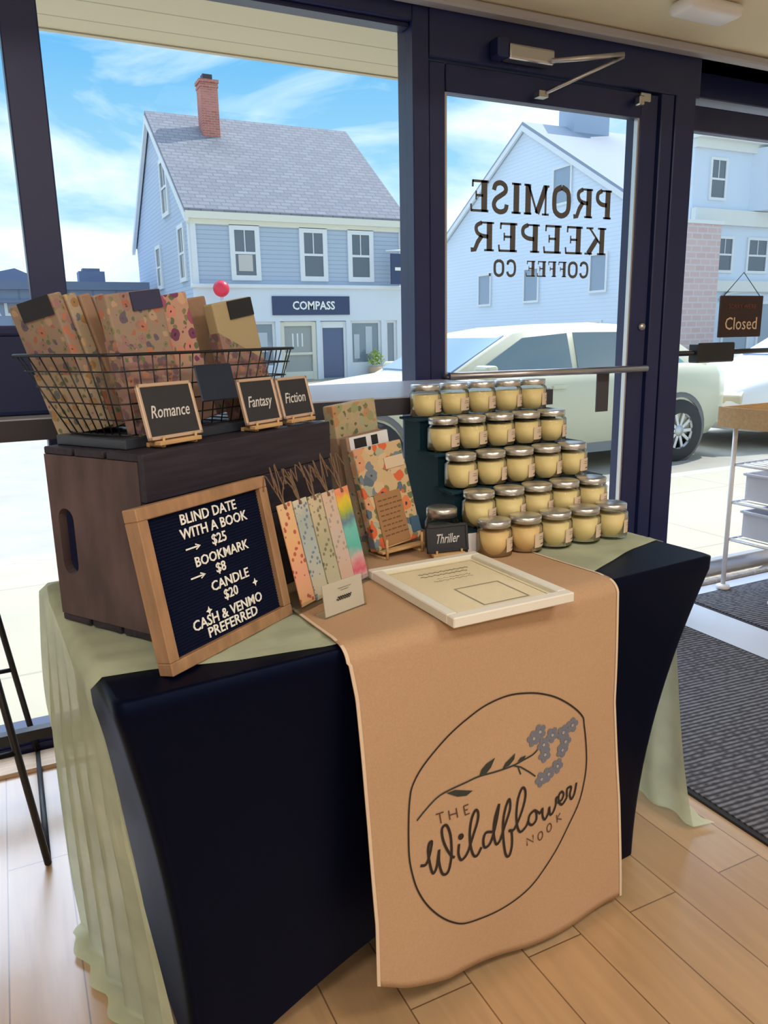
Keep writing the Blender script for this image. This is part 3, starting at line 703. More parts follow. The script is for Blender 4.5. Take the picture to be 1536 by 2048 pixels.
obj('flower_print', bm, [mat('blue_grey_print', (0.15, 0.16, 0.20), 0.8), mat('pale_print', (0.34, 0.33, 0.34), 0.8)], ban)

# ================================================================== crate
CA = R(33.0); CO = Vector((0.180, 1.234)); CU = Vector((math.cos(CA), math.sin(CA))); CV = Vector((-math.sin(CA), math.cos(CA)))
def KP(u, v, z):
    p = CO + CU * u + CV * v
    return Vector((p.x, p.y, z))
M_crate = mat('dark_stained_wood', (0.095, 0.062, 0.064), 0.65, 0, 0.3, noise=0.35, nscale=6, stretch=(3, 3, 1.2), bump=0.15)
M_crate2 = mat('dark_stained_slat', (0.028, 0.023, 0.034), 0.6, 0, 0.3, noise=0.35, nscale=6, stretch=(1.0, 14, 14), bump=0.15)
CZ0, CH, CL, CD = 0.749, 0.316, 0.515, 0.245
crate = thing('wooden_crate', 'dark stained wooden crate lying on its side at the left end of the table', 'crate', KP(0, 0, CZ0), (0, 0, CA))
def stad(cy, cz, hw, hl, n=8):
    L = []
    for k in range(n + 1): a = math.pi * k / n; L.append((cy + hw * math.cos(a), cz + (hl - hw) + hw * math.sin(a)))
    for k in range(n + 1): a = math.pi + math.pi * k / n; L.append((cy + hw * math.cos(a), cz - (hl - hw) + hw * math.sin(a)))
    return L
for x0 in (0.0, CL - 0.016):
    bm = plate([(0.013, 0.013), (CD, 0.013), (CD, CH - 0.013), (0.013, CH - 0.013)], stad(0.205, 0.150, 0.020, 0.060), 0.016)
    for v in bm.verts: v.co = Vector((v.co.y + x0, v.co.x, v.co.z))
    obj('end_panel', bm, M_crate, crate)
for k in range(3):
    w_ = 0.072; y_ = 0.013 + w_ / 2 + k * (w_ + 0.0075)
    obj('slat', B((CL / 2, y_, CH - 0.0065), (CL, w_, 0.013), bev=0.002), M_crate2, crate)
    obj('slat', B((CL / 2, y_, 0.0065), (CL, w_, 0.013), bev=0.002), M_crate2, crate)
for k in range(4):
    h_ = 0.0785; z_ = h_ / 2 + k * (h_ + 0.0006)
    obj('slat', B((CL / 2, 0.0065, z_), (CL, 0.013, h_), bev=0.002), M_crate2, crate)
CT = CZ0 + CH   # top of crate

# ================================================================== basket of wrapped books
M_tray = mat('slate_tray', (0.030, 0.038, 0.055), 0.35)
tr = thing('slate_tray', 'thin dark slate tray on the crate under the wire basket', 'tray', KP(0.235, 0.15, CT), (0, 0, CA))
obj('slab', B((0, 0, 0.009), (0.425, 0.175, 0.018), bev=0.002), M_tray, tr)
BZ = CT + 0.0185
bk = thing('wire_basket', 'black wire basket of wrapped books standing on top of the crate', 'basket', KP(0.235, 0.15, BZ), (0, 0, CA))
def brect(k):  # half sizes and centre at relative height 0..1
    return (clerp(0.200, 0.240, k), clerp(0.078, 0.130, k), 0.0, clerp(0, 0.026, k))
BH = 0.132
def bloop(k, n=6):
    hx, hy, ox, oy = brect(k); z = 0.003 + k * BH; r = 0.025; pts = []
    for cx, cy, a0 in ((hx - r, -hy + r, -90), (hx - r, hy - r, 0), (-hx + r, hy - r, 90), (-hx + r, -hy + r, 180)):
        for i in range(n + 1):
            a = R(a0 + 90 * i / n); pts.append((ox + cx + r * math.cos(a), oy + cy + r * math.sin(a), z))
    return pts
M_wire = mat('black_wire', (0.018, 0.020, 0.026), 0.35, 0.4)
obj('rim', T(bloop(1.0), 0.0028, 8, True), M_wire, bk)
wm = bmesh.new()
for k in (0.0, 0.2, 0.4, 0.6, 0.8): tube(wm, bloop(k), 0.0014, 6, True)
for i in range(15):
    f = -1 + 2 * i / 14
    for sgn in (-1, 1):
        a, b = brect(0), brect(1)
        tube(wm, [(a[0] * f * 0.9, sgn * a[1], 0.003), (b[0] * f * 0.9, b[3] + sgn * b[1], 0.003 + BH)], 0.0013, 6)
for i in range(8):
    f = -1 + 2 * i / 7
    for sgn in (-1, 1):
        a, b = brect(0), brect(1)
        tube(wm, [(sgn * a[0], a[1] * f * 0.8, 0.003), (sgn * b[0], b[3] + b[1] * f * 0.8, 0.003 + BH)], 0.0013, 6)
for i in range(9): tube(wm, [(-0.19 + 0.38 * i / 8, -0.07, 0.003), (-0.19 + 0.38 * i / 8, 0.07, 0.003)], 0.0013, 6)
obj('wire_mesh', wm, M_wire, bk)
obj('label_plate', B((-0.01, -0.106, 0.080), (0.095, 0.004, 0.066), (R(-14), 0, 0), bev=0.002), mat('blue_black_plate', (0.006, 0.016, 0.040), 0.5), bk, 'blank blue-black plate clipped to the basket front')

KR = mat('kraft_paper', (0.34, 0.215, 0.140), 0.8, noise=0.12, nscale=30)
KR2 = mat('grey_kraft_paper', (0.36, 0.24, 0.19), 0.8, noise=0.15, nscale=24)
FA = floral('rust_floral_paper', (0.30, 0.22, 0.165), [(0.36, 0.13, 0.08), (0.42, 0.17, 0.10), (0.12, 0.10, 0.14), (0.42, 0.30, 0.20), (0.30, 0.17, 0.16)], 52, 0.46)
FB = floral('mauve_floral_paper', (0.30, 0.18, 0.16), [(0.22, 0.12, 0.13), (0.42, 0.20, 0.12), (0.16, 0.10, 0.12), (0.38, 0.26, 0.20)], 60, 0.48)
FC = floral('pink_floral_paper', (0.50, 0.30, 0.22), [(0.62, 0.25, 0.20), (0.35, 0.08, 0.16), (0.60, 0.38, 0.25), (0.18, 0.05, 0.12)], 44, 0.5)
FS = floral('sage_floral_paper', (0.46, 0.36, 0.22), [(0.30, 0.32, 0.16), (0.42, 0.36, 0.20), (0.48, 0.26, 0.12), (0.36, 0.38, 0.24)], 40, 0.5)
FD = floral('poppy_floral_paper', (0.55, 0.40, 0.22), [(0.62, 0.12, 0.04), (0.65, 0.20, 0.07), (0.16, 0.20, 0.24), (0.60, 0.30, 0.15), (0.36, 0.38, 0.28), (0.58, 0.44, 0.26), (0.10, 0.14, 0.18)], 36, 0.58)
FE = floral('cream_floral_paper', (0.40, 0.32, 0.22), [(0.34, 0.20, 0.08), (0.50, 0.36, 0.20), (0.14, 0.16, 0.16), (0.42, 0.30, 0.24)], 48, 0.42)
M_navy = mat('navy_label', (0.030, 0.035, 0.09), 0.6)
M_blackc = mat('black_label', (0.010, 0.012, 0.018), 0.6)
M_cream = mat('cream_card', (0.62, 0.50, 0.36), 0.8)
def package(label, loc, yaw, lean, roll, size, body, lower=None, frac=0.5, tagm=None, tagpos=0.85, tagw=0.5, edge=None, group='paper-wrapped books in the wire basket', slant=0.0, tagh=0.14):
    """book in wrapping paper; local x across the cover, y through it, z up; the front cover looks to -y"""
    o = thing('wrapped_book', label, 'wrapped book', loc, (lean, roll, yaw), group)
    w_, t_, h_ = size
    obj('wrapping', B((0, 0, h_ / 2), (w_, t_, h_), bev=0.003, seg=2), body, o)
    if lower:
        # a second sheet folded round the lower part, its upper edge cut on the slant
        e = 0.0012; z0 = -e + 0.001
        a, b = h_ * (frac + slant), h_ * (frac - slant)
        bm = bmesh.new(); X, Y = w_ / 2 + e, t_ / 2 + e
        V = {}
        for n_, (x, y, zt) in {'a': (-X, -Y, a), 'b': (X, -Y, b), 'c': (X, Y, b), 'd': (-X, Y, a)}.items():
            V[n_] = (bm.verts.new((x, y, z0)), bm.verts.new((x, y, zt)))
        for p, q_ in ('ab', 'bc', 'cd', 'da'): bm.faces.new((V[p][0], V[q_][0], V[q_][1], V[p][1]))
        obj('paper_sleeve', bm, lower, o)
    if tagm:
        obj('label_card', B((w_ * 0.5 - w_ * tagw * 0.5 - 0.004, -t_ / 2 - 0.002, h_ * tagpos), (w_ * tagw, 0.0022, h_ * tagh)), tagm, o)
    if edge:
        obj('folded_flap', B((-w_ / 2 - 0.001, 0, h_ * 0.5), (0.002, t_ * 0.7, h_ * 0.96)), edge, o)
    return o
zb = BZ + 0.0055
G1 = 'paper-wrapped books in the wire basket'
# four seen edge-on at the left: their covers face the left end of the basket
specs = [('rust floral wrapped book at the far left end of the basket, dark label on top', FA, FE, M_blackc),
         ('beige wrapped book second from the left in the basket, seen edge-on', FE, FA, None),
         ('plain kraft wrapped book third from the left in the basket, seen edge-on', KR, FE, None),
         ('grey-brown wrapped book fourth from the left in the basket, seen edge-on', KR2, FB, None)]
for i, (lab, b_, l_, tg_) in enumerate(specs):
    package(lab, KP(0.056 + 0.0285 * i, 0.200, zb), CA - R(90), R(7), R(0), (0.115, 0.024, 0.228), b_, l_, 0.45, tg_, 0.93, 0.7, slant=0.04)
for o in COL.objects:
    if o.get('category') == 'wrapped book': o.rotation_euler = (R(12), R(-9), CA - R(90))
package('floral wrapped book with plain lower half and navy label, front centre of the basket', KP(0.120, 0.083, zb), CA, R(-5), R(-7), (0.118, 0.026, 0.232), FA, FB, 0.56, M_navy, 0.93, 0.55, slant=0.13, tagh=0.13)
package('pink floral wrapped book behind the navy-labelled one in the basket', KP(0.228, 0.116, zb), CA, R(-5), R(-9), (0.110, 0.024, 0.232), FC, KR2, 0.42, None, slant=-0.05)
package('brown kraft wrapped book right of the pink floral one in the basket', KP(0.305, 0.152, zb), CA, R(-4), R(-8), (0.110, 0.026, 0.228), KR, FB, 0.5, None, slant=0.1)
package('olive wrapped book with a black label at the right end of the basket', KP(0.372, 0.088, zb), CA, R(-5), R(-9), (0.112, 0.026, 0.226), mat('olive_paper', (0.40, 0.33, 0.19), 0.8), FB, 0.60, M_blackc, 0.92, 0.62, slant=0.16, tagh=0.15)

# ================================================================== small chalk signs
M_gold = mat('pale_gold_frame', (0.62, 0.46, 0.34), 0.4, 0.3)
M_board = mat('chalkboard', (0.022, 0.024, 0.030), 0.6)
M_easel = mat('light_wood_easel', (0.60, 0.38, 0.17), 0.6, noise=0.15, nscale=20, stretch=(1, 8, 8))
M_chalk = mat('chalk', (0.62, 0.61, 0.60), 0.9)
def chalk_sign(label, loc, yaw, word, w_, h_, lean=R(-14), framem=None, tsx=0.85):
    o = thing('chalk_sign', label, 'sign', loc, (0, 0, yaw), 'small chalkboard signs on easels')
    fr = bmesh.new(); tk = 0.006
    for c_, s_ in (((0, 0, tk / 2), (w_, 0.007, tk)), ((0, 0, h_ - tk / 2), (w_, 0.007, tk)), ((-w_ / 2 + tk / 2, 0, h_ / 2), (tk, 0.007, h_)), ((w_ / 2 - tk / 2, 0, h_ / 2), (tk, 0.007, h_))):
        box(fr, c_, s_, bev=0.001)
    up_ = 0.014
    M_ = Matrix.Translation((0, 0, up_)) @ Matrix.Rotation(lean, 4, 'X')
    bmesh.ops.transform(fr, matrix=M_, verts=fr.verts)
    obj('frame', fr, framem or M_gold, o)
    bb = B((0, 0.001, h_ / 2), (w_ - 0.01, 0.004, h_ - 0.01)); bmesh.ops.transform(bb, matrix=M_, verts=bb.verts); bo = obj('board', bb, M_board, o)
    tx = text_bm(word, 0.030, sx=tsx, ext=0.0003, bold=0.0002)
    for v in tx.verts: v.co.x += v.co.z * 0.25
    bmesh.ops.transform(tx, matrix=M_ @ Matrix.Translation((0, -0.0018, h_ * 0.48)), verts=tx.verts)
    obj('lettering', tx, M_chalk, o)
    es = bmesh.new()
    box(es, (0, -0.004, 0.009), (w_ * 0.78, 0.016, 0.007), bev=0.001)
    for sx_ in (-0.3, 0.3):
        tube(es, [(sx_ * w_, -0.008, 0.0025), (sx_ * w_, -0.008, 0.020)], 0.0025, 6)
        tube(es, [(sx_ * w_, -0.006, 0.0045), (sx_ * w_, 0.027, 0.0045)], 0.0035, 6)
    tube(es, [(0, 0.027, 0.0045), (0, 0.019, h_ * 0.8)], 0.003, 6); box(es, (0, 0.027, 0.0045), (w_ * 0.66, 0.007, 0.007))
    obj('easel', es, M_easel, o)
    return o
chalk_sign('gold framed chalk sign lettered Romance on the crate top', KP(0.105, 0.030, CT), CA, 'Romance', 0.122, 0.094, tsx=0.78)
chalk_sign('gold framed chalk sign lettered Fantasy on the crate top', KP(0.332, 0.026, CT), CA, 'Fantasy', 0.106, 0.088, tsx=0.78)
chalk_sign('gold framed chalk sign lettered Fiction at the right end of the crate top', KP(0.449, 0.030, CT), CA, 'Fiction', 0.104, 0.084, tsx=0.85)
# ================================================================== letter board
lbd = thing('letter_board', 'oak framed navy letter board with white price list leaning at the table front', 'letter board', (0.176, 1.094, 0.7478), (R(-11), 0, R(34)))
BW, BHh, BT = 0.300, 0.258, 0.030
M_oak = mat('oak_frame', (0.34, 0.195, 0.10), 0.5, noise=0.22, nscale=9, stretch=(6, 6, 1.5))
M_felt = mat('navy_felt', (0.004, 0.007, 0.026), 0.9, spec=0.1)
fw = 0.020
for c_, s_ in (((BW / 2, BT / 2, fw / 2), (BW, BT, fw)), ((BW / 2, BT / 2, BHh - fw / 2), (BW, BT, fw)), ((fw / 2, BT / 2, BHh / 2), (fw, BT, BHh - 2 * fw)), ((BW - fw / 2, BT / 2, BHh / 2), (fw, BT, BHh - 2 * fw))):
    obj('frame_rail', B(c_, s_, bev=0.0015), M_oak, lbd)
bm = bmesh.new(); hh = BHh - 2 * fw; nr = 44
box(bm, (BW / 2, 0.016, BHh / 2), (BW - 2 * fw, 0.008, hh))
for k in range(nr): box(bm, (BW / 2, 0.0115, fw + hh * (k + 0.5) / nr), (BW - 2 * fw, 0.002, hh / nr * 0.62))
obj('felt_panel', bm, M_felt, lbd)
def bline(s, xf, yf, size, sx=0.78):
    b_ = text_bm(s, size, sx=sx, ext=0.0006, bold=0.0003)
    for v in b_.verts: v.co += Vector((fw + (BW - 2 * fw) * xf, 0.0095, BHh - fw - hh * yf))
    return b_
def merge(bms):
    out = bmesh.new(); me = bpy.data.meshes.new('m')
    for b_ in bms:
        b_.to_mesh(me); out.from_mesh(me); b_.free()
    bpy.data.meshes.remove(me); return out
lines = [('BLIND DATE', .52, .075, .0236, 1.0+.00), ('WITH A BOOK', .55, .180, .0236, 1.0+.00), ('$25', .56, .285, .0236, 1.0+.00), ('BOOKMARK', .56, .405, .0228, 1.0+.02), ('$8', .52, .500, .0228, 1.0+.02),
         ('CANDLE', .58, .620, .0228, 1.0+.05), ('$20', .56, .715, .0228, 1.0+.00), ('CASH & VENMO', .51, .845, .0236, 1.0+.00), ('PREFERRED', .53, .935, .0236, 1.0+.04)]
parts = [bline(*l) for l in lines]
def bfn(a, b): return Vector((fw + (BW - 2 * fw) * a, 0.0092, BHh - fw - hh * b))
for (xa, yy) in ((.26, .29), (.25, .505)):
    ab = bmesh.new(); ribbon(ab, [(xa, yy), (xa + .12, yy)], 0.012, bfn); ribbon(ab, [(xa + .085, yy - .02), (xa + .125, yy), (xa + .085, yy + .02)], 0.010, bfn)
    obj('arrow', ab, M_ink, lbd)
for cx, cy in ((.34, .775), (.80, .715)):
    ab = bmesh.new(); vs_ = []
    for k in range(8):
        a = k * math.pi / 4; q = 0.035 if k % 2 == 0 else 0.015
        vs_.append(ab.verts.new(bfn(cx + q * math.cos(a) * 0.8, cy + q * math.sin(a))))
    ab.faces.new(vs_); obj('star', ab, M_ink, lbd)
obj('lettering', merge(parts), M_ink, lbd)
obj('back_stand', B((BW / 2, 0.064, 0.085), (0.05, 0.006, 0.165), (R(22), 0, 0)), M_oak, lbd)

# ================================================================== bookmarks in their acrylic stand
hd = thing('acrylic_stand', 'clear acrylic stand holding the row of bookmarks beside the letter board', 'display stand', (0.432, 1.262, 0.7515), (0, 0, R(31)))
ln = R(-12)
obj('base', B((0.115, 0.03, 0.002), (0.265, 0.09, 0.004)), M_acryl, hd)
bk_ = B((0.115, 0.006, 0.060), (0.265, 0.003, 0.115)); bmesh.ops.transform(bk_, matrix=Matrix.Rotation(ln, 4, 'X'), verts=bk_.verts); bk_b = obj('back_plate', bk_, M_acryl, hd)
obj('front_lip', B((0.115, -0.014, 0.010), (0.265, 0.002, 0.014)), M_acryl, hd)
def grad(name, stops, blobs=None):
    m = bpy.data.materials.new(name); m.use_nodes = True; nt = m.node_tree; b = nt.nodes['Principled BSDF']; b.inputs['Roughness'].default_value = 0.6
    tc = N(nt, 'ShaderNodeTexCoord'); sp = N(nt, 'ShaderNodeSeparateXYZ'); nt.links.new(tc.outputs['Generated'], sp.inputs[0])
    ns = N(nt, 'ShaderNodeTexNoise', Scale=38.0, Detail=3.0); nt.links.new(tc.outputs['Object'], ns.inputs['Vector'])
    ma = N(nt, 'ShaderNodeMath', operation='MULTIPLY_ADD'); ma.inputs[1].default_value = 0.22; nt.links.new(ns.outputs['Fac'], ma.inputs[0])
    sb = N(nt, 'ShaderNodeMath', operation='SUBTRACT'); sb.inputs[1].default_value = 0.11; nt.links.new(sp.outputs['Z'], sb.inputs[0]); nt.links.new(sb.outputs[0], ma.inputs[2])
    r = N(nt, 'ShaderNodeValToRGB'); el = r.color_ramp.elements
    el[0].position = stops[0][0]; el[0].color = (*stops[0][1], 1); el[1].position = stops[-1][0]; el[1].color = (*stops[-1][1], 1)
    for p, c in stops[1:-1]:
        q = el.new(p); q.color = (*c, 1)
    nt.links.new(ma.outputs[0], r.inputs['Fac']); out = r.outputs[0]
    if blobs:
        v = N(nt, 'ShaderNodeTexVoronoi', Scale=blobs[1]); nt.links.new(tc.outputs['Object'], v.inputs['Vector'])
        lt = N(nt, 'ShaderNodeMath', operation='LESS_THAN'); lt.inputs[1].default_value = blobs[2]; nt.links.new(v.outputs['Distance'], lt.inputs[0])
        mx = N(nt, 'ShaderNodeMixRGB'); nt.links.new(lt.outputs[0], mx.inputs['Fac']); nt.links.new(out, mx.inputs['Color1']); mx.inputs['Color2'].default_value = (*blobs[0], 1); out = mx.outputs[0]
    nt.links.new(out, b.inputs['Base Color'])
    return m
BMK = [('peach bookmark with small red flowers next to the letter board', grad('peach_bookmark', [(0.0, (.70, .42, .20)), (.3, (.75, .36, .24)), (.6, (.75, .42, .20)), (1, (.72, .50, .28))], ((.45, .10, .07), 75, .30))),
       ('cream and blue flower bookmark second from the letter board', grad('blue_bookmark', [(0, (.58, .52, .36)), (.5, (.40, .46, .44)), (.8, (.36, .42, .40)), (1, (.62, .58, .44))], ((.16, .22, .30), 90, .30))),
       ('olive sprig bookmark third from the letter board', grad('sage_bookmark', [(0, (.52, .50, .36)), (.5, (.42, .40, .26)), (1, (.60, .50, .34))], ((.20, .20, .12), 85, .32))),
       ('pale pink bookmark with grey leaves fourth from the letter board', grad('pink_bookmark', [(0, (.60, .40, .30)), (.5, (.56, .46, .40)), (1, (.64, .46, .34))], ((.36, .32, .28), 80, .30))),
       ('rainbow flower bookmark at the right end, coral, yellow, teal and pink', grad('rainbow_bookmark', [(0.0, (.62, .50, .50)), (.12, (.62, .10, .16)), (.27, (.60, .40, .40)), (.36, (.10, .46, .40)), (.55, (.16, .52, .46)), (.66, (.12, .22, .30)), (.74, (.34, .42, .06)), (.85, (.72, .55, .03)), (.93, (.78, .26, .12)), (1, (.80, .30, .18))]))]
M_twine = mat('brown_twine', (0.17, 0.105, 0.065), 0.9)
hdm = Matrix.Translation(hd.location) @ Matrix.Rotation(R(31), 4, 'Z')
for i, (lab, m_) in enumerate(BMK):
    x = 0.030 + 0.0425 * i
    p = hdm @ Vector((x, -0.0035 - 0.001 * i, 0.0055))
    o = thing('bookmark', lab, 'bookmark', p, (ln, R(-3.0), R(31)), 'bookmarks in the acrylic stand')
    wd = 0.040 if i < 4 else 0.044
    obj('card', B((0, 0, 0.0965), (wd, 0.0022, 0.193)), m_, o)
    ts = bmesh.new()
    for k in range(6):
        ang = random.uniform(-0.5, 0.5); hgt = random.uniform(0.045, 0.075); x0 = random.uniform(-0.006, 0.006)
        tube(ts, smooth_pts([(0, -0.002, 0.187), (x0, 0.002, 0.205), (x0 + ang * 0.02, 0.004, 0.193 + hgt * .6), (x0 + ang * 0.05, 0.002 + random.uniform(0, .012), 0.193 + hgt), (x0 + ang * 0.075, 0.003, 0.193 + hgt * 0.55)], 4), 0.00125, 5)
    tube(ts, [(0, -0.002, 0.184), (0, -0.002, 0.19)], 0.003, 8)
    obj('tassel', ts, M_twine, o, 'brown twine tassel')
# white card in front
cdh = thing('name_card', 'small cream card in a clear holder in front of the bookmarks', 'card', (0.511, 1.214, 0.7515), (0, 0, R(21)))
c1 = B((0, 0.004, 0.031), (0.098, 0.002, 0.058)); bmesh.ops.transform(c1, matrix=Matrix.Rotation(R(-8), 4, 'X'), verts=c1.verts)
obj('card', c1, mat('cream_paper', (0.72, 0.62, 0.50), 0.8), cdh)
c2 = B((0, 0.001, 0.031), (0.104, 0.0015, 0.060)); bmesh.ops.transform(c2, matrix=Matrix.Rotation(R(-8), 4, 'X'), verts=c2.verts)
box(c2, (0, 0.016, 0.0015), (0.104, 0.034, 0.002)); obj('holder', c2, M_acryl, cdh)
scr = bmesh.new()
for (xa, xb, zz, ww) in ((-0.016, 0.018, 0.030, 0.0045), (-0.020, 0.016, 0.0265, 0.0035), (-0.014, 0.020, 0.046, 0.0012), (-0.008, 0.012, 0.042, 0.0012)):
    P = [(clerp(xa, xb, k / 24), zz + 0.0016 * math.sin(k * 1.7) * (1 if ww > .002 else .3)) for k in range(25)]
    ribbon(scr, P, ww * 0.5, lambda a, b: Vector((a, 0.0065 - 0.004 + (b) * 0.141 - 0.0012, b)))
obj('handwriting', scr, M_dark, cdh)

# ================================================================== flat white frame
wf = thing('picture_frame', 'white picture frame lying flat on the tan banner with a cream printed sheet', 'picture frame', (0.765, 1.216, 0.7515), (0, 0, R(1.5)))
FWd, FDp, FH, fb = 0.265, 0.328, 0.019, 0.022
M_wframe = mat('antique_white', (0.74, 0.72, 0.63), 0.5)
for c_, s_ in (((0, -FDp / 2 + fb / 2, FH / 2), (FWd, fb, FH)), ((0, FDp / 2 - fb / 2, FH / 2), (FWd, fb, FH)), ((-FWd / 2 + fb / 2, 0, FH / 2), (fb, FDp - 2 * fb, FH)), ((FWd / 2 - fb / 2, 0, FH / 2), (fb, FDp - 2 * fb, FH))):
    obj('frame_rail', B(c_, s_, bev=0.002), M_wframe, wf)
obj('printed_sheet', B((0, 0, 0.006), (FWd - 2 * fb, FDp - 2 * fb, 0.008)), mat('cream_sheet', (0.80, 0.71, 0.50), 0.7), wf)
obj('pane', B((0, 0, 0.0130), (FWd - 2 * fb, FDp - 2 * fb, 0.0015)), glass('print_glass', (0.99, 0.99, 0.98), 0.012), wf)
pr = bmesh.new()
def wfn(a, b): return Vector((a, b, 0.0106))
def frm(x0, y0, x1, y1, wd): ribbon(pr, [(x0, y0), (x1, y0), (x1, y1), (x0, y1)], wd, wfn, True)
hx, hy = FWd / 2 - fb - 0.010, FDp / 2 - fb - 0.012
frm(-hx, -hy, hx, hy, 0.0016)
random.seed(3)
for yy, x0, x1, wd in ((0.095, -0.05, 0.06, .006), (0.078, -0.055, 0.05, .006), (0.055, -0.03, 0.04, .003), (0.043, -0.045, 0.045, .003)):
    x = x0
    while x < x1:
        d = random.uniform(0.006, 0.014); ribbon(pr, smooth_pts([(x, yy), (x + d * .4, yy + .003), (x + d * .7, yy - .003), (x + d, yy)], 2), wd * .55, wfn); x += d + 0.003
obj('print_lines', pr, mat('olive_grey_print', (0.30, 0.27, 0.18), 0.8), wf)
pp_ = bmesh.new()
ribbon(pp_, [(-0.035, -0.115), (0.065, -0.115), (0.065, -0.015), (-0.035, -0.015)], 0.005, wfn, True)
obj('print_panel', pp_, mat('grey_print', (0.30, 0.29, 0.24), 0.8), wf)

# ================================================================== right of the crate: wrapped books and display book
G2 = 'wrapped books standing right of the crate'
package('tall kraft wrapped book standing behind the poppy book at the crate end', (0.758, 1.652, 0.7485), R(21), R(-5), R(-4), (0.142, 0.034, 0.342), FS, KR, 0.78, None, group=G2)
pk = package('kraft wrapped book with black and white labels, behind the poppy book', (0.757, 1.575, 0.7485), R(17), R(-7), R(-4), (0.128, 0.026, 0.275), KR, FE, 0.55, None, group=G2)
obj('black_label', B((-0.026, -0.0145, 0.258), (0.036, 0.002, 0.022)), M_blackc, pk); obj('white_band', B((0.002, -0.0142, 0.257), (0.118, 0.0016, 0.034)), M_htrim, pk); obj('black_label', B((0.018, -0.0145, 0.258), (0.020, 0.002, 0.022)), M_blackc, pk)
pb_ = package('poppy-print wrapped book with a kraft label displayed on a wooden easel', (0.765, 1.510, 0.7735), R(13), R(-13), R(-5), (0.138, 0.024, 0.232), FD, None, 0.5, None, group=G2)
obj('kraft_label', B((-0.006, -0.0135, 0.064), (0.076, 0.002, 0.118)), mat('brown_kraft_label', (0.34, 0.18, 0.075), 0.8), pb_, 'brown kraft label with typed lines')
ty = bmesh.new(); random.seed(5)
for k in range(8):
    x = -0.036
    while x < 0.020:
        d = random.uniform(0.006, 0.013); box(ty, (x + d / 2, -0.0147, 0.108 - k * 0.0115), (d, 0.0006, 0.0030)); x += d + 0.0035
obj('typed_lines', ty, mat('faded_type', (0.16, 0.08, 0.035), 0.8), pb_)
obj('cream_label', B((0.035, -0.0135, 0.186), (0.055, 0.002, 0.026)), M_cream, pb_)
obj('blue_flower', B((0.056, -0.0135, 0.034), (0.026, 0.002, 0.036), bev=0.0009), mat('slate_blue_print', (0.05, 0.11, 0.19), 0.8), pb_)
es = thing('wooden_easel', 'small light wood easel holding up the poppy-print book', 'easel', (0.770, 1.493, 0.7495), (0, 0, R(13)))
obj('ledge', B((0, 0.004, 0.018), (0.125, 0.022, 0.006), bev=0.001), M_easel, es)
for sx_ in (-0.052, 0.052):
    obj('front_post', T([(sx_, -0.010, 0.003), (sx_, -0.008, 0.048)], 0.0032, 8), M_easel, es)
    obj('foot', T([(sx_, -0.008, 0.004), (sx_, 0.055, 0.004)], 0.0035, 8), M_easel, es)
obj('back_leg', T([(0, 0.085, 0.004), (0, 0.064, 0.16)], 0.0035, 8), M_easel, es)
obj('cross_bar', T([(-0.052, 0.052, 0.004), (0.052, 0.052, 0.004)], 0.0032, 8), M_easel, es)
chalk_sign('black chalk sign lettered Thriller in front of the silver-lidded jar', (0.852, 1.428, 0.7492), R(-8), 'Thriller', 0.100, 0.062, R(-8), M_board, 0.62)
tj = thing('lidded_jar', 'clear grey jar with silver lid behind the Thriller sign', 'jar', (0.881, 1.505, 0.7485))
obj('glass', lathe([(0.0, 0.0), (0.036, 0.0), (0.040, 0.006), (0.040, 0.066), (0.034, 0.078), (0.033, 0.078), (0.038, 0.064), (0.038, 0.007), (0.0, 0.004)], 28, False), M_jar, tj)
obj('filling', lathe([(0.0, 0.006), (0.036, 0.006), (0.036, 0.055), (0.0, 0.055)], 24, False), mat('grey_wax', (0.30, 0.29, 0.24), 0.6), tj)
M_lid = mat('silver_lid', (0.62, 0.62, 0.60), 0.30, 0.9)
obj('lid', lathe([(0.0, 0.100), (0.033, 0.100), (0.036, 0.097), (0.036, 0.079), (0.0, 0.078)], 28, False), M_lid, tj)

# ================================================================== candle riser and candles
SX0, SX1 = 0.926, 1.352
ZT = [0.800, 0.878, 0.956, 1.034]; YF = [1.443, 1.521, 1.600, 1.690]; YB = 1.775; ZB = 0.7485
M_riser = mat('blue_black_riser', (0.006, 0.034, 0.055), 0.7, 0, 0.2)
rs = thing('tiered_riser', 'dark stepped riser holding the upper four rows of candles', 'display riser', ((SX0 + SX1) / 2, 1.6, ZB))
ro = Vector(((SX0 + SX1) / 2, 1.6, ZB))
prof = [(YB, ZB)]
prof = [(YF[0], ZB)]
for k in range(4):
    prof.append((YF[k], ZT[k])); prof.append((YF[k + 1] if k < 3 else YB, ZT[k]))
prof.append((YB, ZB))
for x0 in (SX0, SX1 - 0.006):
    bm = prism([(y - ro.y, z - ro.z - (0.004 if z > ZB else 0)) for y, z in prof], 'x', x0 - ro.x, x0 + 0.006 - ro.x)
    obj('side_panel', bm, M_riser, rs)
for k in range(4):
    y1 = YF[k + 1] if k < 3 else YB
    obj('tread', B((0, (YF[k] + y1) / 2 - ro.y - 0.006, ZT[k] - 0.003 - ro.z), (SX1 - SX0 + 0.03, y1 - YF[k] + 0.010, 0.006), bev=0.001), M_riser if k != 9 else M_riser, rs)
    zb_ = ZB if k == 0 else ZT[k - 1]
    obj('riser_board', B((0, YF[k] + 0.003 - ro.y, (zb_ + ZT[k]) / 2 - 0.003 - ro.z), (SX1 - SX0 - 0.012, 0.005, ZT[k] - zb_ - 0.006)), M_riser, rs)
M_wax = mat('pale_yellow_wax', (0.90, 0.72, 0.36), 0.5)
M_wax2 = mat('peach_wax', (0.88, 0.60, 0.28), 0.5)
M_lab = mat('beige_jar_label', (0.66, 0.52, 0.38), 0.7)
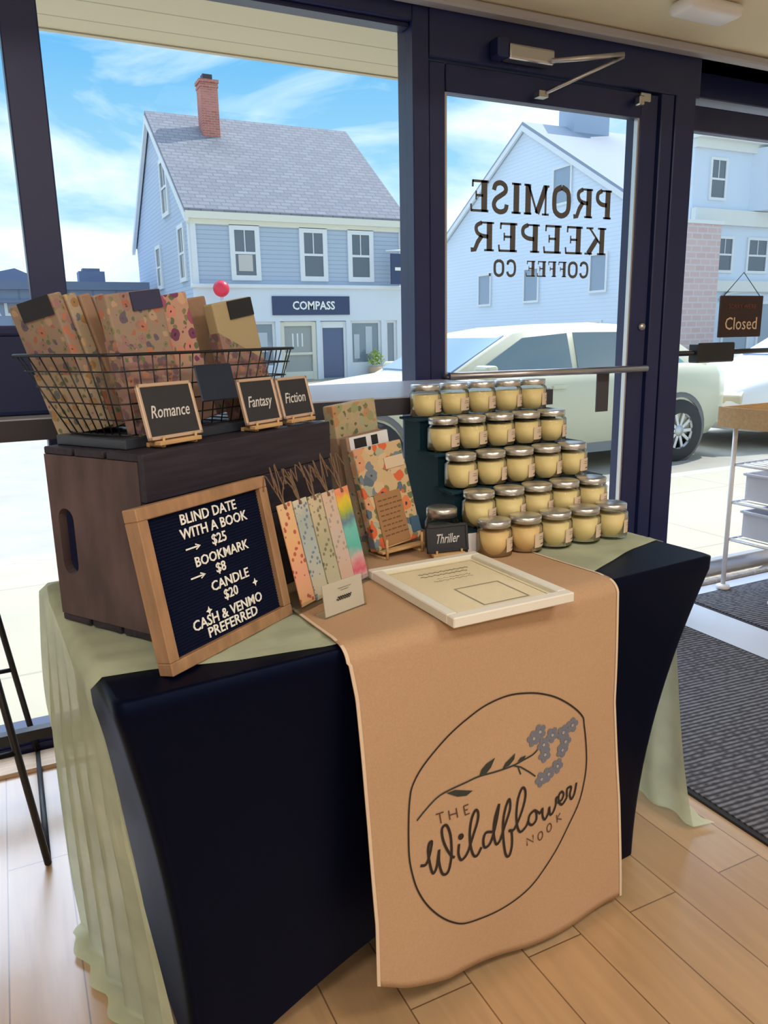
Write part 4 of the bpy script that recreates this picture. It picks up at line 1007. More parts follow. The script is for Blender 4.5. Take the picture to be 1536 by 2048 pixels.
def candle():
    o = thing('candle_jar', 'candle', 'candle')
    obj('glass', lathe([(0.0, 0.0), (0.0385, 0.0), (0.0408, 0.003), (0.0408, 0.060), (0.0345, 0.067), (0.0335, 0.067), (0.0392, 0.059), (0.0392, 0.0045), (0.0, 0.0035)], 28, False), M_jar, o)
    obj('wax', lathe([(0.0, 0.0045), (0.0388, 0.0045), (0.0388, 0.0555), (0.0, 0.0555)], 26, False), M_wax, o)
    obj('lid', lathe([(0.0, 0.0825), (0.0350, 0.0825), (0.0372, 0.081), (0.0372, 0.0685), (0.0358, 0.0672), (0.0, 0.067)], 28, False), M_lid, o)
    lb_ = grid(10, 1, lambda i, j: Vector((0.0413 * math.sin(R(2 + 62 * i)), -0.0413 * math.cos(R(2 + 62 * i)), 0.013 + 0.032 * j)))
    lo = obj('label_paper', lb_, M_lab, o)
    tx = bmesh.new()
    for z_, a0, a1, h_ in ((0.018, 28, 46, 0.0035), (0.036, 20, 40, 0.0012), (0.031, 18, 44, 0.0012)):
        for k in range(5):
            aa, ab_ = R(a0 + (a1 - a0) * k / 5), R(a0 + (a1 - a0) * (k + 1) / 5)
            r_ = 0.0417
            tx.faces.new([tx.verts.new((r_ * math.sin(t), -r_ * math.cos(t), z)) for t, z in ((aa, z_), (ab_, z_), (ab_, z_ + h_), (aa, z_ + h_))])
    obj('label_print', tx, mat('grey_label_print', (0.16, 0.13, 0.11), 0.8), lo)
    return o
ORD = ['first', 'second', 'third', 'fourth', 'fifth']
ROWS = [('bottom row on the tablecloth', 1.400, 0.7490, 0.957), ('second row up, lowest step', 1.4795, ZT[0] + 0.0004, 0.966), ('middle row of five', 1.5575, ZT[1] + 0.0004, 0.966),
        ('fourth row up', 1.645, ZT[2] + 0.0004, 0.966), ('topmost row', 1.733, ZT[3] + 0.0004, 0.966)]
c0 = candle(); first = True
for rname, y, z, x0 in ROWS:
    for k in range(5):
        c = c0 if first else copy_tree(c0); first = False
        dx = 0.0855 if z < 0.75 else 0.0840
        c.location = (x0 + dx * k + random.uniform(-.0008, .0008), y + random.uniform(-.001, .001), z)
        c.rotation_euler = (0, 0, R(random.uniform(-8, 8)))
        c['label'] = f'pale yellow jar candle, {ORD[k]} from left in the {rname}'
        c['group'] = 'jar candles with silver lids'
        if z < 0.75 and k < 2: peach = peach + [(c, k)] if k else [(c, k)]
for c, k in peach:
    c['label'] = f'peach-tinted jar candle, {ORD[k]} from left in the bottom row on the tablecloth'
    for ch_ in c.children:
        if ch_.name.startswith('wax'):
            ch_.material_slots[0].link = 'OBJECT'; ch_.material_slots[0].material = M_wax2
# small white card tucked behind the front row
wc = thing('price_card', 'small white card tucked between the Thriller sign and the front candles', 'card', (0.922, 1.428, 0.7492), (0, 0, R(-6)))
obj('card', B((0, 0, 0.024), (0.034, 0.0022, 0.048), (R(-4), 0, 0)), mat('plain_white_card', (0.75, 0.74, 0.76), 0.8), wc)
obj('foot', B((0, 0.006, 0.0012), (0.034, 0.018, 0.002)), MATS['plain_white_card'], wc)

# ================================================================== bar table at the window, stool, box, rack
bt_ = thing('window_bar_table', 'bar height table with a pale blue-grey top along the window behind the display', 'table', (-0.1, 2.10, 0))
obj('tabletop', B((0, -0.015, 1.062), (3.0, 0.63, 0.045), bev=0.004), [mat('pale_grey_laminate', (0.36, 0.37, 0.42), 0.25)], bt_)
obj('front_edge', B((0, -0.333, 1.0605), (3.0, 0.006, 0.043)), mat('charcoal_edge', (0.03, 0.03, 0.04), 0.5), bt_)
for lx in (-1.4, 1.40):
    obj('leg', B((lx, 0.12, 0.52), (0.06, 0.06, 1.038), bev=0.004), M_black, bt_)
obj('stretcher', B((0, 0.12, 0.16), (2.74, 0.03, 0.03)), M_black, bt_)
nb = thing('storage_box', 'dark navy box standing on the window table at the left edge', 'box', (-0.18, 1.985, 1.0848), (0, 0, R(-3)))
obj('body', B((0, 0, 0.088), (0.58, 0.26, 0.176), bev=0.010, seg=2), mat('navy_fabric', (0.006, 0.014, 0.065), 0.7), nb)
obj('lid', B((0, 0, 0.180), (0.59, 0.27, 0.022), bev=0.006, seg=2), MATS['navy_fabric'], nb)
sto = thing('bar_stool', 'black metal sled-base stool at the left edge by the window', 'stool', (-0.29, 2.11, 0))
r_ = 0.0085
for sx_ in (-1, 1):
    X0, X1 = (0.25, 0.165) if sx_ > 0 else (-0.25, -0.165)
    obj('leg', T([(X0, -0.29, r_), (X1, -0.22, 0.72)], r_, 10), M_black, sto)
    obj('leg', T([(X0, 0.29, r_), (X1, 0.22, 0.72)], r_, 10), M_black, sto)
    obj('sled_bar', T([(X0, -0.29, r_ + 0.0005), (X0, 0.29, r_ + 0.0005)], r_ * 0.9, 10), M_black, sto)
obj('footrest', T([(-0.215, 0.262, 0.30), (0.215, 0.262, 0.30)], 0.007, 8), M_black, sto)
obj('footrest', T([(-0.215, -0.262, 0.30), (0.215, -0.262, 0.30)], 0.007, 8), M_black, sto)
obj('seat', B((0, 0, 0.735), (0.38, 0.46, 0.035), bev=0.014, seg=3), mat('black_seat', (0.02, 0.02, 0.025), 0.5), sto)

rk = thing('rolling_rack', 'white metal rack with tan wooden tray top standing at the exit door', 'rack', (3.30, 2.33, 0), (0, 0, R(2)))
RX, RY = 0.28, 0.14
for sx_ in (-1, 1):
    for sy_ in (-1, 1):
        obj('post', T([(sx_ * RX, sy_ * RY, 0.03), (sx_ * RX, sy_ * RY, 0.80)], 0.011, 10), M_white, rk)
        obj('foot', lathe([(0, 0.012), (0.03, 0.012), (0.034, 0.018), (0.030, 0.030), (0.012, 0.036), (0, 0.036)], 16, False), M_white, rk, loc=(sx_ * RX, sy_ * RY, 0))
for z_ in (0.26, 0.44, 0.62):
    s_ = bmesh.new(); tube(s_, [(-RX, -RY, z_), (RX, -RY, z_), (RX, RY, z_), (-RX, RY, z_)], 0.006, 6, True)
    for k in range(12): tube(s_, [(-RX + 2 * RX * (k + .5) / 12, -RY, z_), (-RX + 2 * RX * (k + .5) / 12, RY, z_)], 0.0025, 5)
    tube(s_, [(-RX, -RY, z_ + 0.055), (RX, -RY, z_ + 0.055)], 0.004, 6)
    for k in range(20): tube(s_, [(-RX + 2 * RX * k / 19, -RY, z_), (-RX + 2 * RX * k / 19, -RY, z_ + 0.055)], 0.002, 5)
    obj('wire_shelf', s_, M_white, rk)
M_tan = mat('tan_plywood', (0.62, 0.42, 0.22), 0.6, noise=0.12, nscale=8, stretch=(1, 8, 8))
ty_ = bmesh.new()
box(ty_, (-0.01, 0.0, 0.808), (0.72, 0.34, 0.012)); box(ty_, (-0.01, -0.165, 0.848), (0.72, 0.012, 0.09)); box(ty_, (-0.01, 0.165, 0.848), (0.72, 0.012, 0.09)); box(ty_, (0.345, 0, 0.848), (0.012, 0.34, 0.09)); box(ty_, (-0.365, 0, 0.848), (0.012, 0.34, 0.09))
obj('wooden_tray', ty_, M_tan, rk)
for z_, nm, lb2 in ((0.4505, 'upper', 'pale blue-grey bin on the upper shelf of the white rack'), (0.2705, 'lower', 'pale blue-grey bin on the lower shelf of the white rack')):
    b_ = thing('storage_bin', lb2, 'bin', (3.315, 2.335, z_), (0, 0, R(2)), 'bins on the white rack')
    bm = bmesh.new(); M_bin = mat('pale_blue_plastic', (0.70, 0.74, 0.84), 0.4)
    for c_, s_ in (((0, 0, 0.004), (0.46, 0.20, 0.006)), ((0, -0.1, 0.062), (0.47, 0.006, 0.12)), ((0, 0.1, 0.062), (0.47, 0.006, 0.12)), ((-0.235, 0, 0.062), (0.006, 0.20, 0.12)), ((0.235, 0, 0.062), (0.006, 0.20, 0.12))): box(bm, c_, s_)
    obj('body', bm, M_bin, b_)
    obj('rim', boxes([((0, -0.106, 0.122), (0.49, 0.014, 0.010)), ((0, 0.106, 0.122), (0.49, 0.014, 0.010)), ((-0.241, 0, 0.122), (0.014, 0.21, 0.010)), ((0.241, 0, 0.122), (0.014, 0.21, 0.010))]), M_bin, b_)
# ================================================================== outdoors
M_pave = brickmat('pale_concrete', (0.42, 0.385, 0.295), (0.43, 0.395, 0.302), (0.34, 0.31, 0.24), 1.5, 1.3, 0.010, swap=('X', 'Y'), rough=0.9, offset=0.0, loc=(0.3, 0.55, 0), grain=((1, 1, 1), 2.0, 0.08))
M_road = mat('pale_asphalt', (0.36, 0.345, 0.295), 0.95, noise=0.07, nscale=3)
GZ = -0.12; RZ = -0.20
struct('pavement', B((8.0, 3.86, GZ - 0.05), (56, 2.68, 0.10)), M_pave)
struct('trim_kerb', B((8.0, 5.28, GZ - 0.055), (56, 0.16, 0.11), bev=0.01), mat('kerb_stone', (0.58, 0.55, 0.48), 0.9))
struct('road', B((8.0, 12.6, RZ - 0.05), (72, 14.6, 0.10)), M_road)
struct('far_pavement', B((8.0, 30.0, -0.17), (110, 20.4, 0.10)), M_pave)
rl = bmesh.new()
for k in range(9): box(rl, (-12 + k * 4.6, 12.2, RZ + 0.003), (2.6, 0.12, 0.006))
o = obj('road_marking', rl, mat('road_paint', (0.75, 0.74, 0.66), 0.8)); o['kind'] = 'structure'
struct('exterior_step', B((1.0, 2.475, -0.085), (9.0, 0.10, 0.07)), MATS['kerb_stone'])
struct('soffit_canopy', B((0.85, 2.845, 2.335), (9.5, 0.63, 0.07)), M_soffit)
struct('trim_canopy_fascia', B((0.85, 3.168, 2.37), (9.5, 0.022, 0.15)), mat('cream_fascia', (0.60, 0.55, 0.42), 0.7))
struct('exterior_wall_above', B((0.85, 2.62, 3.0), (9.5, 0.2, 1.3)), MATS['cream_fascia'])

def win(parent, axis, at, a0, a1, z0, z1, trim=0.13, muntin=True, curtain=False, depth=0.06, sgn=-1, pane=None, name='window'):
    """a framed sash window on a wall; axis 'x' = wall faces -y at y=at, 'y' = wall faces -x at x=at"""
    def bb(a, z, sa, sz, d, off, bev=0):
        return ((a, at + sgn * off, z), (sa, d, sz)) if axis == 'x' else ((at + sgn * off, a, z), (d, sa, sz))
    am, zm, wa, hz_ = (a0 + a1) / 2, (z0 + z1) / 2, a1 - a0, z1 - z0
    L = [bb(a0 + trim / 2, zm, trim, hz_, depth, depth / 2), bb(a1 - trim / 2, zm, trim, hz_, depth, depth / 2), bb(am, z1 - trim / 2, wa - 2 * trim, trim, depth, depth / 2), bb(am, z0 + trim / 2, wa - 2 * trim, trim, depth, depth / 2)]
    if muntin:
        L.append(bb(am, zm, wa - 2 * trim, 0.07, depth * .8, depth * .4)); L.append(bb(am, (zm + z1 - trim) / 2, 0.03, hz_ / 2 - trim, depth * .7, depth * .35))
    f = obj(name, boxes(L), M_htrim, parent)
    c_, s_ = bb(am, zm, wa - 2 * trim, hz_ - 2 * trim, 0.02, 0.012)
    obj('pane', B(c_, s_), pane or M_pane, f)
    if curtain:
        c_, s_ = bb(am, zm - hz_ * .18, (wa - 2 * trim) * .7, hz_ * .30, 0.01, 0.026)
        obj('curtain', B(c_, s_, bev=0.002), M_curt, f)
    return f
def gable_house(o, x0, x1, y0, y1, ze, zr, zb, mfront, mend, roofm, over=0.18):
    ym = (y0 + y1) / 2
    bm = bmesh.new()
    prof = [(y0, zb), (y1, zb), (y1, ze), (ym, zr), (y0, ze)]
    prism(prof, 'x', x0, x1, bm)
    for f in bm.faces: f.material_index = 0 if abs(f.normal.y) > 0.5 and abs(f.normal.x) < .5 else 1
    obj('walls', bm, [mfront, mend], o)
    sl = (zr - ze) / (ym - y0); t = 0.14
    for nm, (ya, za, yb, zb2) in {'front_roof': (y0 - over, ze - over * sl, ym, zr), 'rear_roof': (y1 + over, ze - over * sl, ym, zr)}.items():
        bm = prism([(ya, za + 0.02), (yb, zb2 + 0.02), (yb, zb2 + t + 0.03), (ya, za + t)], 'x', x0 - 0.15, x1 + 0.15)
        obj(nm, bm, roofm, o)
    bm = bmesh.new()
    for xx in (x0 - 0.12, x1 + 0.12):
        for (ya, za) in ((y0 - over, ze - over * sl), (y1 + over, ze - over * sl)):
            prism([(ya, za - 0.22), (ym, zr - 0.22), (ym, zr + 0.02), (ya, za + 0.02)], 'x', xx - 0.06, xx + 0.06, bm)
    obj('rake_board', bm, M_htrim, o)
    obj('eave_board', boxes([(((x0 + x1) / 2, y0 - 0.10, ze - 0.16), (x1 - x0 + 0.3, 0.18, 0.20)), (((x0 + x1) / 2, y0 - 0.03, ze - 0.32), (x1 - x0 + 0.2, 0.06, 0.16))]), mat('cream_eave', (0.74, 0.73, 0.64), 0.7), o)

# ---- the grey house with the shop
h1 = thing('grey_house', 'grey clapboard house with red brick chimney and ground floor shop signed COMPASS', 'house')
GX0, GX1, GY0, GY1 = 5.45, 12.55, 24.0, 33.6
gable_house(h1, GX0, GX1, GY0, GY1, 4.98, 8.62, -0.12, M_siding, M_sidingL, M_shingle)
ch = bmesh.new(); box(ch, (7.25, 27.9, 8.48), (0.58, 0.56, 2.2)); box(ch, (7.25, 27.9, 9.60), (0.66, 0.64, 0.10)); box(ch, (7.25, 27.9, 9.45), (0.62, 0.60, 0.08))
chm = obj('chimney', ch, M_brick, h1); obj('chimney_pot', B((7.25, 27.9, 9.74), (0.32, 0.32, 0.20)), mat('dark_flue', (0.05, 0.05, 0.06), 0.7), chm)
obj('corner_board', boxes([((GX0 + 0.08, GY0 - 0.02, 3.8), (0.16, 0.06, 2.0)), ((GX0 - 0.02, GY0 + 0.08, 3.8), (0.06, 0.16, 2.0)), ((GX1 - 0.08, GY0 - 0.02, 3.8), (0.16, 0.06, 2.0))]), M_htrim, h1)
for a0, a1, cu in ((6.62, 7.56, True), (8.86, 9.80, False), (10.52, 11.44, False)): win(h1, 'x', GY0, a0, a1, 2.98, 4.60, 0.15, True, cu)
for a0, a1, z0, z1 in ((26.6, 27.7, 5.2, 7.0), (24.7, 25.6, 3.0, 4.7), (28.6, 29.5, 3.0, 4.5)): win(h1, 'y', GX0, a0, a1, z0, z1, 0.13, True)
obj('string_course', B(((GX0 + GX1) / 2, GY0 - 0.12, 2.80), (GX1 - GX0 + 0.2, 0.26, 0.12), bev=0.02), M_htrim, h1)
M_shopw = mat('shop_white_panel', (0.66, 0.72, 0.80), 0.7)
sf = obj('shop_fascia', B(((GX0 + GX1) / 2, GY0 - 0.07, 2.24), (GX1 - GX0 + 0.06, 0.16, 1.0)), M_shopw, h1)
obj('shop_posts', boxes([((x, GY0 - 0.07, 0.81), (wd, 0.15, 1.86)) for x, wd in ((5.56, 0.24), (7.98, 0.16), (9.36, 0.14), (10.42, 0.16), (11.72, 0.18), (12.40, 0.36))]), M_shopw, h1)
obj('stall_riser', boxes([((6.76, GY0 - 0.06, 0.10), (2.3, 0.14, 0.44)), ((11.05, GY0 - 0.06, 0.10), (1.2, 0.14, 0.44)), ((12.0, GY0 - 0.06, 0.10), (0.5, 0.14, 0.44))]), M_shopw, h1)
M_spane = mat('shop_window_pane', (0.18, 0.24, 0.30), 0.06, 0, 0.8)
for x0, x1 in ((5.68, 7.90), (10.50, 11.63), (11.81, 12.22)): win(h1, 'x', GY0, x0, x1, 0.30, 1.74, 0.08, False, pane=M_spane, name='shop_window')
ds = obj('window_display', boxes([((10.75 + .0, GY0 - 0.03, 0.9), (0.20, 0.02, 0.8)), ((11.2, GY0 - 0.03, 1.1), (0.24, 0.02, 0.9)), ((6.1, GY0 - 0.03, 1.0), (0.35, 0.02, 0.7)), ((6.9, GY0 - 0.03, 0.9), (0.4, 0.02, 0.8)), ((7.5, GY0 - 0.03, 1.1), (0.3, 0.02, 0.6))]), mat('display_pale', (0.50, 0.56, 0.62), 0.8), h1)
M_cdoor = mat('cream_door', (0.70, 0.68, 0.58), 0.6)
dr = obj('door', boxes([((8.13, GY0 - 0.05, 0.8), (0.14, 0.10, 1.84)), ((9.21, GY0 - 0.05, 0.8), (0.14, 0.10, 1.84)), ((8.67, GY0 - 0.05, 1.66), (0.95, 0.10, 0.14)), ((8.67, GY0 - 0.05, 0.02), (0.95, 0.10, 0.26)), ((8.67, GY0 - 0.05, 0.72), (0.95, 0.08, 0.08))]), M_cdoor, h1)
obj('pane', B((8.67, GY0 - 0.02, 0.86), (0.95, 0.02, 1.5)), mat('door_pane_grey', (0.30, 0.33, 0.33), 0.1, 0, 0.7), dr)
obj('letter_strokes', boxes([((8.50 + 0.16 * k, GY0 - 0.035, 1.15), (0.05, 0.01, 0.42)) for k in range(3)]), M_htrim, dr)
d2 = obj('door', boxes([((9.47, GY0 - 0.05, 0.8), (0.08, 0.08, 1.84)), ((10.30, GY0 - 0.05, 0.8), (0.08, 0.08, 1.84)), ((9.88, GY0 - 0.05, 1.62), (0.75, 0.08, 0.2))]), M_htrim, h1)
obj('pane', B((9.88, GY0 - 0.02, 0.72), (0.75, 0.02, 1.6)), mat('blue_door_pane', (0.06, 0.10, 0.22), 0.15, 0, 0.7), d2)
sg = thing('shop_sign', 'long navy shop sign with white COMPASS lettering across the street', 'sign', (9.14, GY0 - 0.17, 2.22))
obj('board', B((0, 0, 0), (2.64, 0.05, 0.58)), mat('navy_sign', (0.035, 0.055, 0.13), 0.5), sg)
obj('lettering', text_bm('COMPASS', 0.36, sx=0.92, bold=0.008), M_ink, sg, loc=(0.07, -0.028, -0.01))
bs = thing('blade_sign', 'small dark blade sign hanging from a bracket at the far corner of the grey house', 'sign', (12.06, GY0 - 0.62, 3.36))
obj('board', B((0, 0, 0), (0.56, 0.06, 0.96)), MATS['navy_sign'], bs)
obj('white_mark', boxes([((0.02, -0.033, 0.0), (0.32, 0.006, 0.10))]), M_ink, bs)
obj('bracket', T([(-0.45, 0, 0.56), (0.30, 0, 0.60), (0.45, 0.58, 0.60)], 0.025, 6), M_htrim, bs)
obj('downpipe', T([(12.50, GY0 - 0.12, 4.7), (12.50, GY0 - 0.12, 2.9)], 0.05, 8), M_htrim, h1)
rg = thing('red_globe', 'round red globe showing above the wrapped books, on a post across the street', 'globe', (6.07, 23.2, -0.12))
gb = bmesh.new(); bmesh.ops.create_uvsphere(gb, u_segments=24, v_segments=14, radius=0.24); bmesh.ops.translate(gb, vec=(0, 0, 2.80), verts=gb.verts)
obj('ball', gb, mat('red_plastic', (0.75, 0.03, 0.07), 0.35), rg, smooth=True)
obj('post', T([(0, 0, 0), (0, 0, 2.62)], 0.05, 10), M_htrim, rg)
sh = thing('potted_shrub', 'small yellow-green shrub by the right window of the shop across the street', 'plant', (11.25, 23.55, -0.12))
obj('pot', lathe([(0, 0), (0.20, 0), (0.26, 0.36), (0.22, 0.36), (0, 0.32)], 16, False), mat('terracotta_pale', (0.55, 0.40, 0.28), 0.8), sh)
lf = bmesh.new(); random.seed(11)
for k in range(160):
    a, b_, q = random.uniform(0, 6.28), random.uniform(0.1, 1.4), random.uniform(0.1, 0.36)
    c_ = Vector((q * math.cos(a) * math.sin(b_), q * math.sin(a) * math.sin(b_), 0.40 + q * math.cos(b_) * 1.5))
    e_ = Euler((random.uniform(0, 3), random.uniform(0, 3), random.uniform(0, 3))).to_matrix()
    lf.faces.new([lf.verts.new(c_ + e_ @ Vector(p)) for p in ((-.03, 0, 0), (0, .06, 0.01), (.03, 0, 0), (0, -.06, 0.01))])
obj('leaves', lf, mat('yellow_green_leaf', (0.34, 0.46, 0.12), 0.7), sh)

# ---- white house seen through the door
h2 = thing('white_house', 'large pale clapboard house with a steep gable and wide chimney, seen through the glass door', 'house')
W0, W1, WY0, WY1 = 22.6, 33.0, 24.0, 38.1
gable_house(h2, W0, W1, WY0, WY1, 6.25, 10.4, -0.12, M_sidingWf, M_sidingW, mat('pale_slate_roof', (0.27, 0.32, 0.40), 0.8), 0.25)
ch = bmesh.new(); box(ch, (26.0, 31.05, 10.9), (2.1, 1.1, 2.2)); box(ch, (26.0, 31.05, 11.95), (2.3, 1.3, 0.2)); obj('chimney', ch, mat('pale_chimney', (0.36, 0.44, 0.56), 0.8), h2)
for a0, a1, z0, z1 in ((27.6, 28.9, 6.6, 8.2), (33.6, 34.8, 2.6, 4.2), (29.7, 30.9, 2.6, 4.2), (25.2, 26.3, 2.8, 4.4)): win(h2, 'y', W0, a0, a1, z0, z1, 0.10, False, pane=mat('pale_blue_pane', (0.28, 0.36, 0.46), 0.2))
for a0, z0 in ((35.4, 0.75), (32.4, 0.72), (30.4, 0.74)): win(h2, 'y', W0, a0, a0 + 0.75, z0, z0 + 0.62, 0.06, False)
win(h2, 'y', W0, 25.4, 26.5, 0.9, 1.7, 0.10, False, pane=MATS['pale_blue_pane'])
an = obj('rear_wing', B((23.4, 40.5, 2.2), (1.6, 4.7, 4.64)), M_sidingW, h2)

# ---- blue-grey building at the far right
h3 = thing('bay_windowed_building', 'three storey pale blue building with white belts and a projecting bay, behind the exit door', 'building')
BX0, BX1, BY = 23.6, 36.0, 22.0
M_pblue = mat('pale_blue_clapboard', (0.62, 0.71, 0.84), 0.8)
obj('walls', B(((BX0 + BX1) / 2, BY + 0.75, 4.0), (BX1 - BX0, 1.5, 8.3)), M_pblue, h3)
M_belt = mat('pale_cornice', (0.70, 0.72, 0.70), 0.7)
obj('cornice', boxes([(((BX0 + BX1) / 2, BY - 0.15, 8.25), (BX1 - BX0 + 0.3, 0.5, 0.5)), (((BX0 + BX1) / 2, BY - 0.05, 7.85), (BX1 - BX0 + 0.1, 0.2, 0.3))]), M_belt, h3)
obj('belt', boxes([(((BX0 + BX1) / 2, BY - 0.10, 5.35), (BX1 - BX0, 0.22, 0.55))]), M_belt, h3)
obj('belt', boxes([(((BX0 + BX1) / 2, BY - 0.10, 2.85), (BX1 - BX0, 0.22, 0.40))]), M_belt, h3)
by = obj('bay', prism([(26.6, BY), (27.2, BY - 0.9), (31.5, BY - 0.9), (31.5, BY)], 'z', 5.65, 7.9), M_pblue, h3)
for a0, a1, z0, z1 in ((24.4, 25.3, 5.95, 7.45), (25.0, 25.95, 3.35, 4.7), (26.7, 27.9, 3.35, 4.7), (28.6, 29.6, 3.35, 4.7)): win(h3, 'x', BY, a0, a1, z0, z1, 0.10, True)
for a0, a1 in ((27.35, 28.3), (29.0, 30.0)): win(h3, 'x', BY - 0.9, a0, a1, 5.95, 7.45, 0.10, True)
for a0, a1 in ((25.6, 27.2), (27.6, 29.4)): win(h3, 'x', BY, a0, a1, 0.2, 2.3, 0.12, False, name='shop_window', pane=MATS['pale_blue_pane'])
obj('arch_trim', T(smooth_pts([(25.4, BY - 0.06, 2.3), (25.9, BY - 0.06, 2.6), (27.5, BY - 0.06, 2.68), (29.2, BY - 0.06, 2.6)], 4), 0.07, 6), M_htrim, h3)
pk_ = obj('brick_stack', B((23.35, BY - 0.52, 2.15), (1.7, 0.8, 5.6)), M_pinkb, h3, 'pale pink brick stack'); obj('cap', B((23.35, BY - 0.52, 5.0), (1.85, 0.9, 0.12)), M_htrim, pk_)

# ---- low buildings at the far left
lb1 = thing('low_shop_row', 'long low blue-grey flat-roofed shop building at the far left of the street', 'building')
M_lowb = brickmat('blue_grey_panels', (0.27, 0.33, 0.46), (0.29, 0.35, 0.48), (0.22, 0.27, 0.38), 0.8, 8.0, 0.04, rough=0.8, offset=0)
obj('walls', B((-5.0, 32.0, 1.5), (20.0, 4.0, 3.2)), M_lowb, lb1)
obj('roof_edge', boxes([((-5.0, 29.95, 3.15), (20.3, 0.4, 0.28)), ((-5.0, 29.9, 2.62), (20.1, 0.3, 0.10))]), mat('slate_blue_edge', (0.16, 0.20, 0.30), 0.7), lb1)
obj('roof_unit', boxes([((3.35, 31.5, 3.5), (0.9, 0.8, 0.5)), ((3.35, 31.5, 3.8), (0.6, 0.6, 0.12))]), MATS['slate_blue_edge'], lb1)
obj('window', boxes([((x, 29.98, 1.2), (2.2, 0.06, 1.8)) for x in (-12, -8.6, -5.2, -1.8, 1.6)]), M_spane, lb1)
for ch_, xx in (('A', -0.05), ('L', 0.42)): obj('sign_letter', text_bm(ch_, 0.62, bold=0.02), M_htrim, lb1, loc=(xx, 29.98, 2.35))
lb2_ = thing('gabled_shed', 'small dark gabled roof behind the low shop building', 'building')
obj('walls', B((-0.2, 38.0, 1.6), (6.0, 4.0, 3.4)), M_lowb, lb2_)
obj('roof', prism([(-3.4, 3.2), (3.2, 3.2), (0.9, 4.2)], 'y', 35.8, 40.2), MATS['slate_blue_edge'], lb2_)

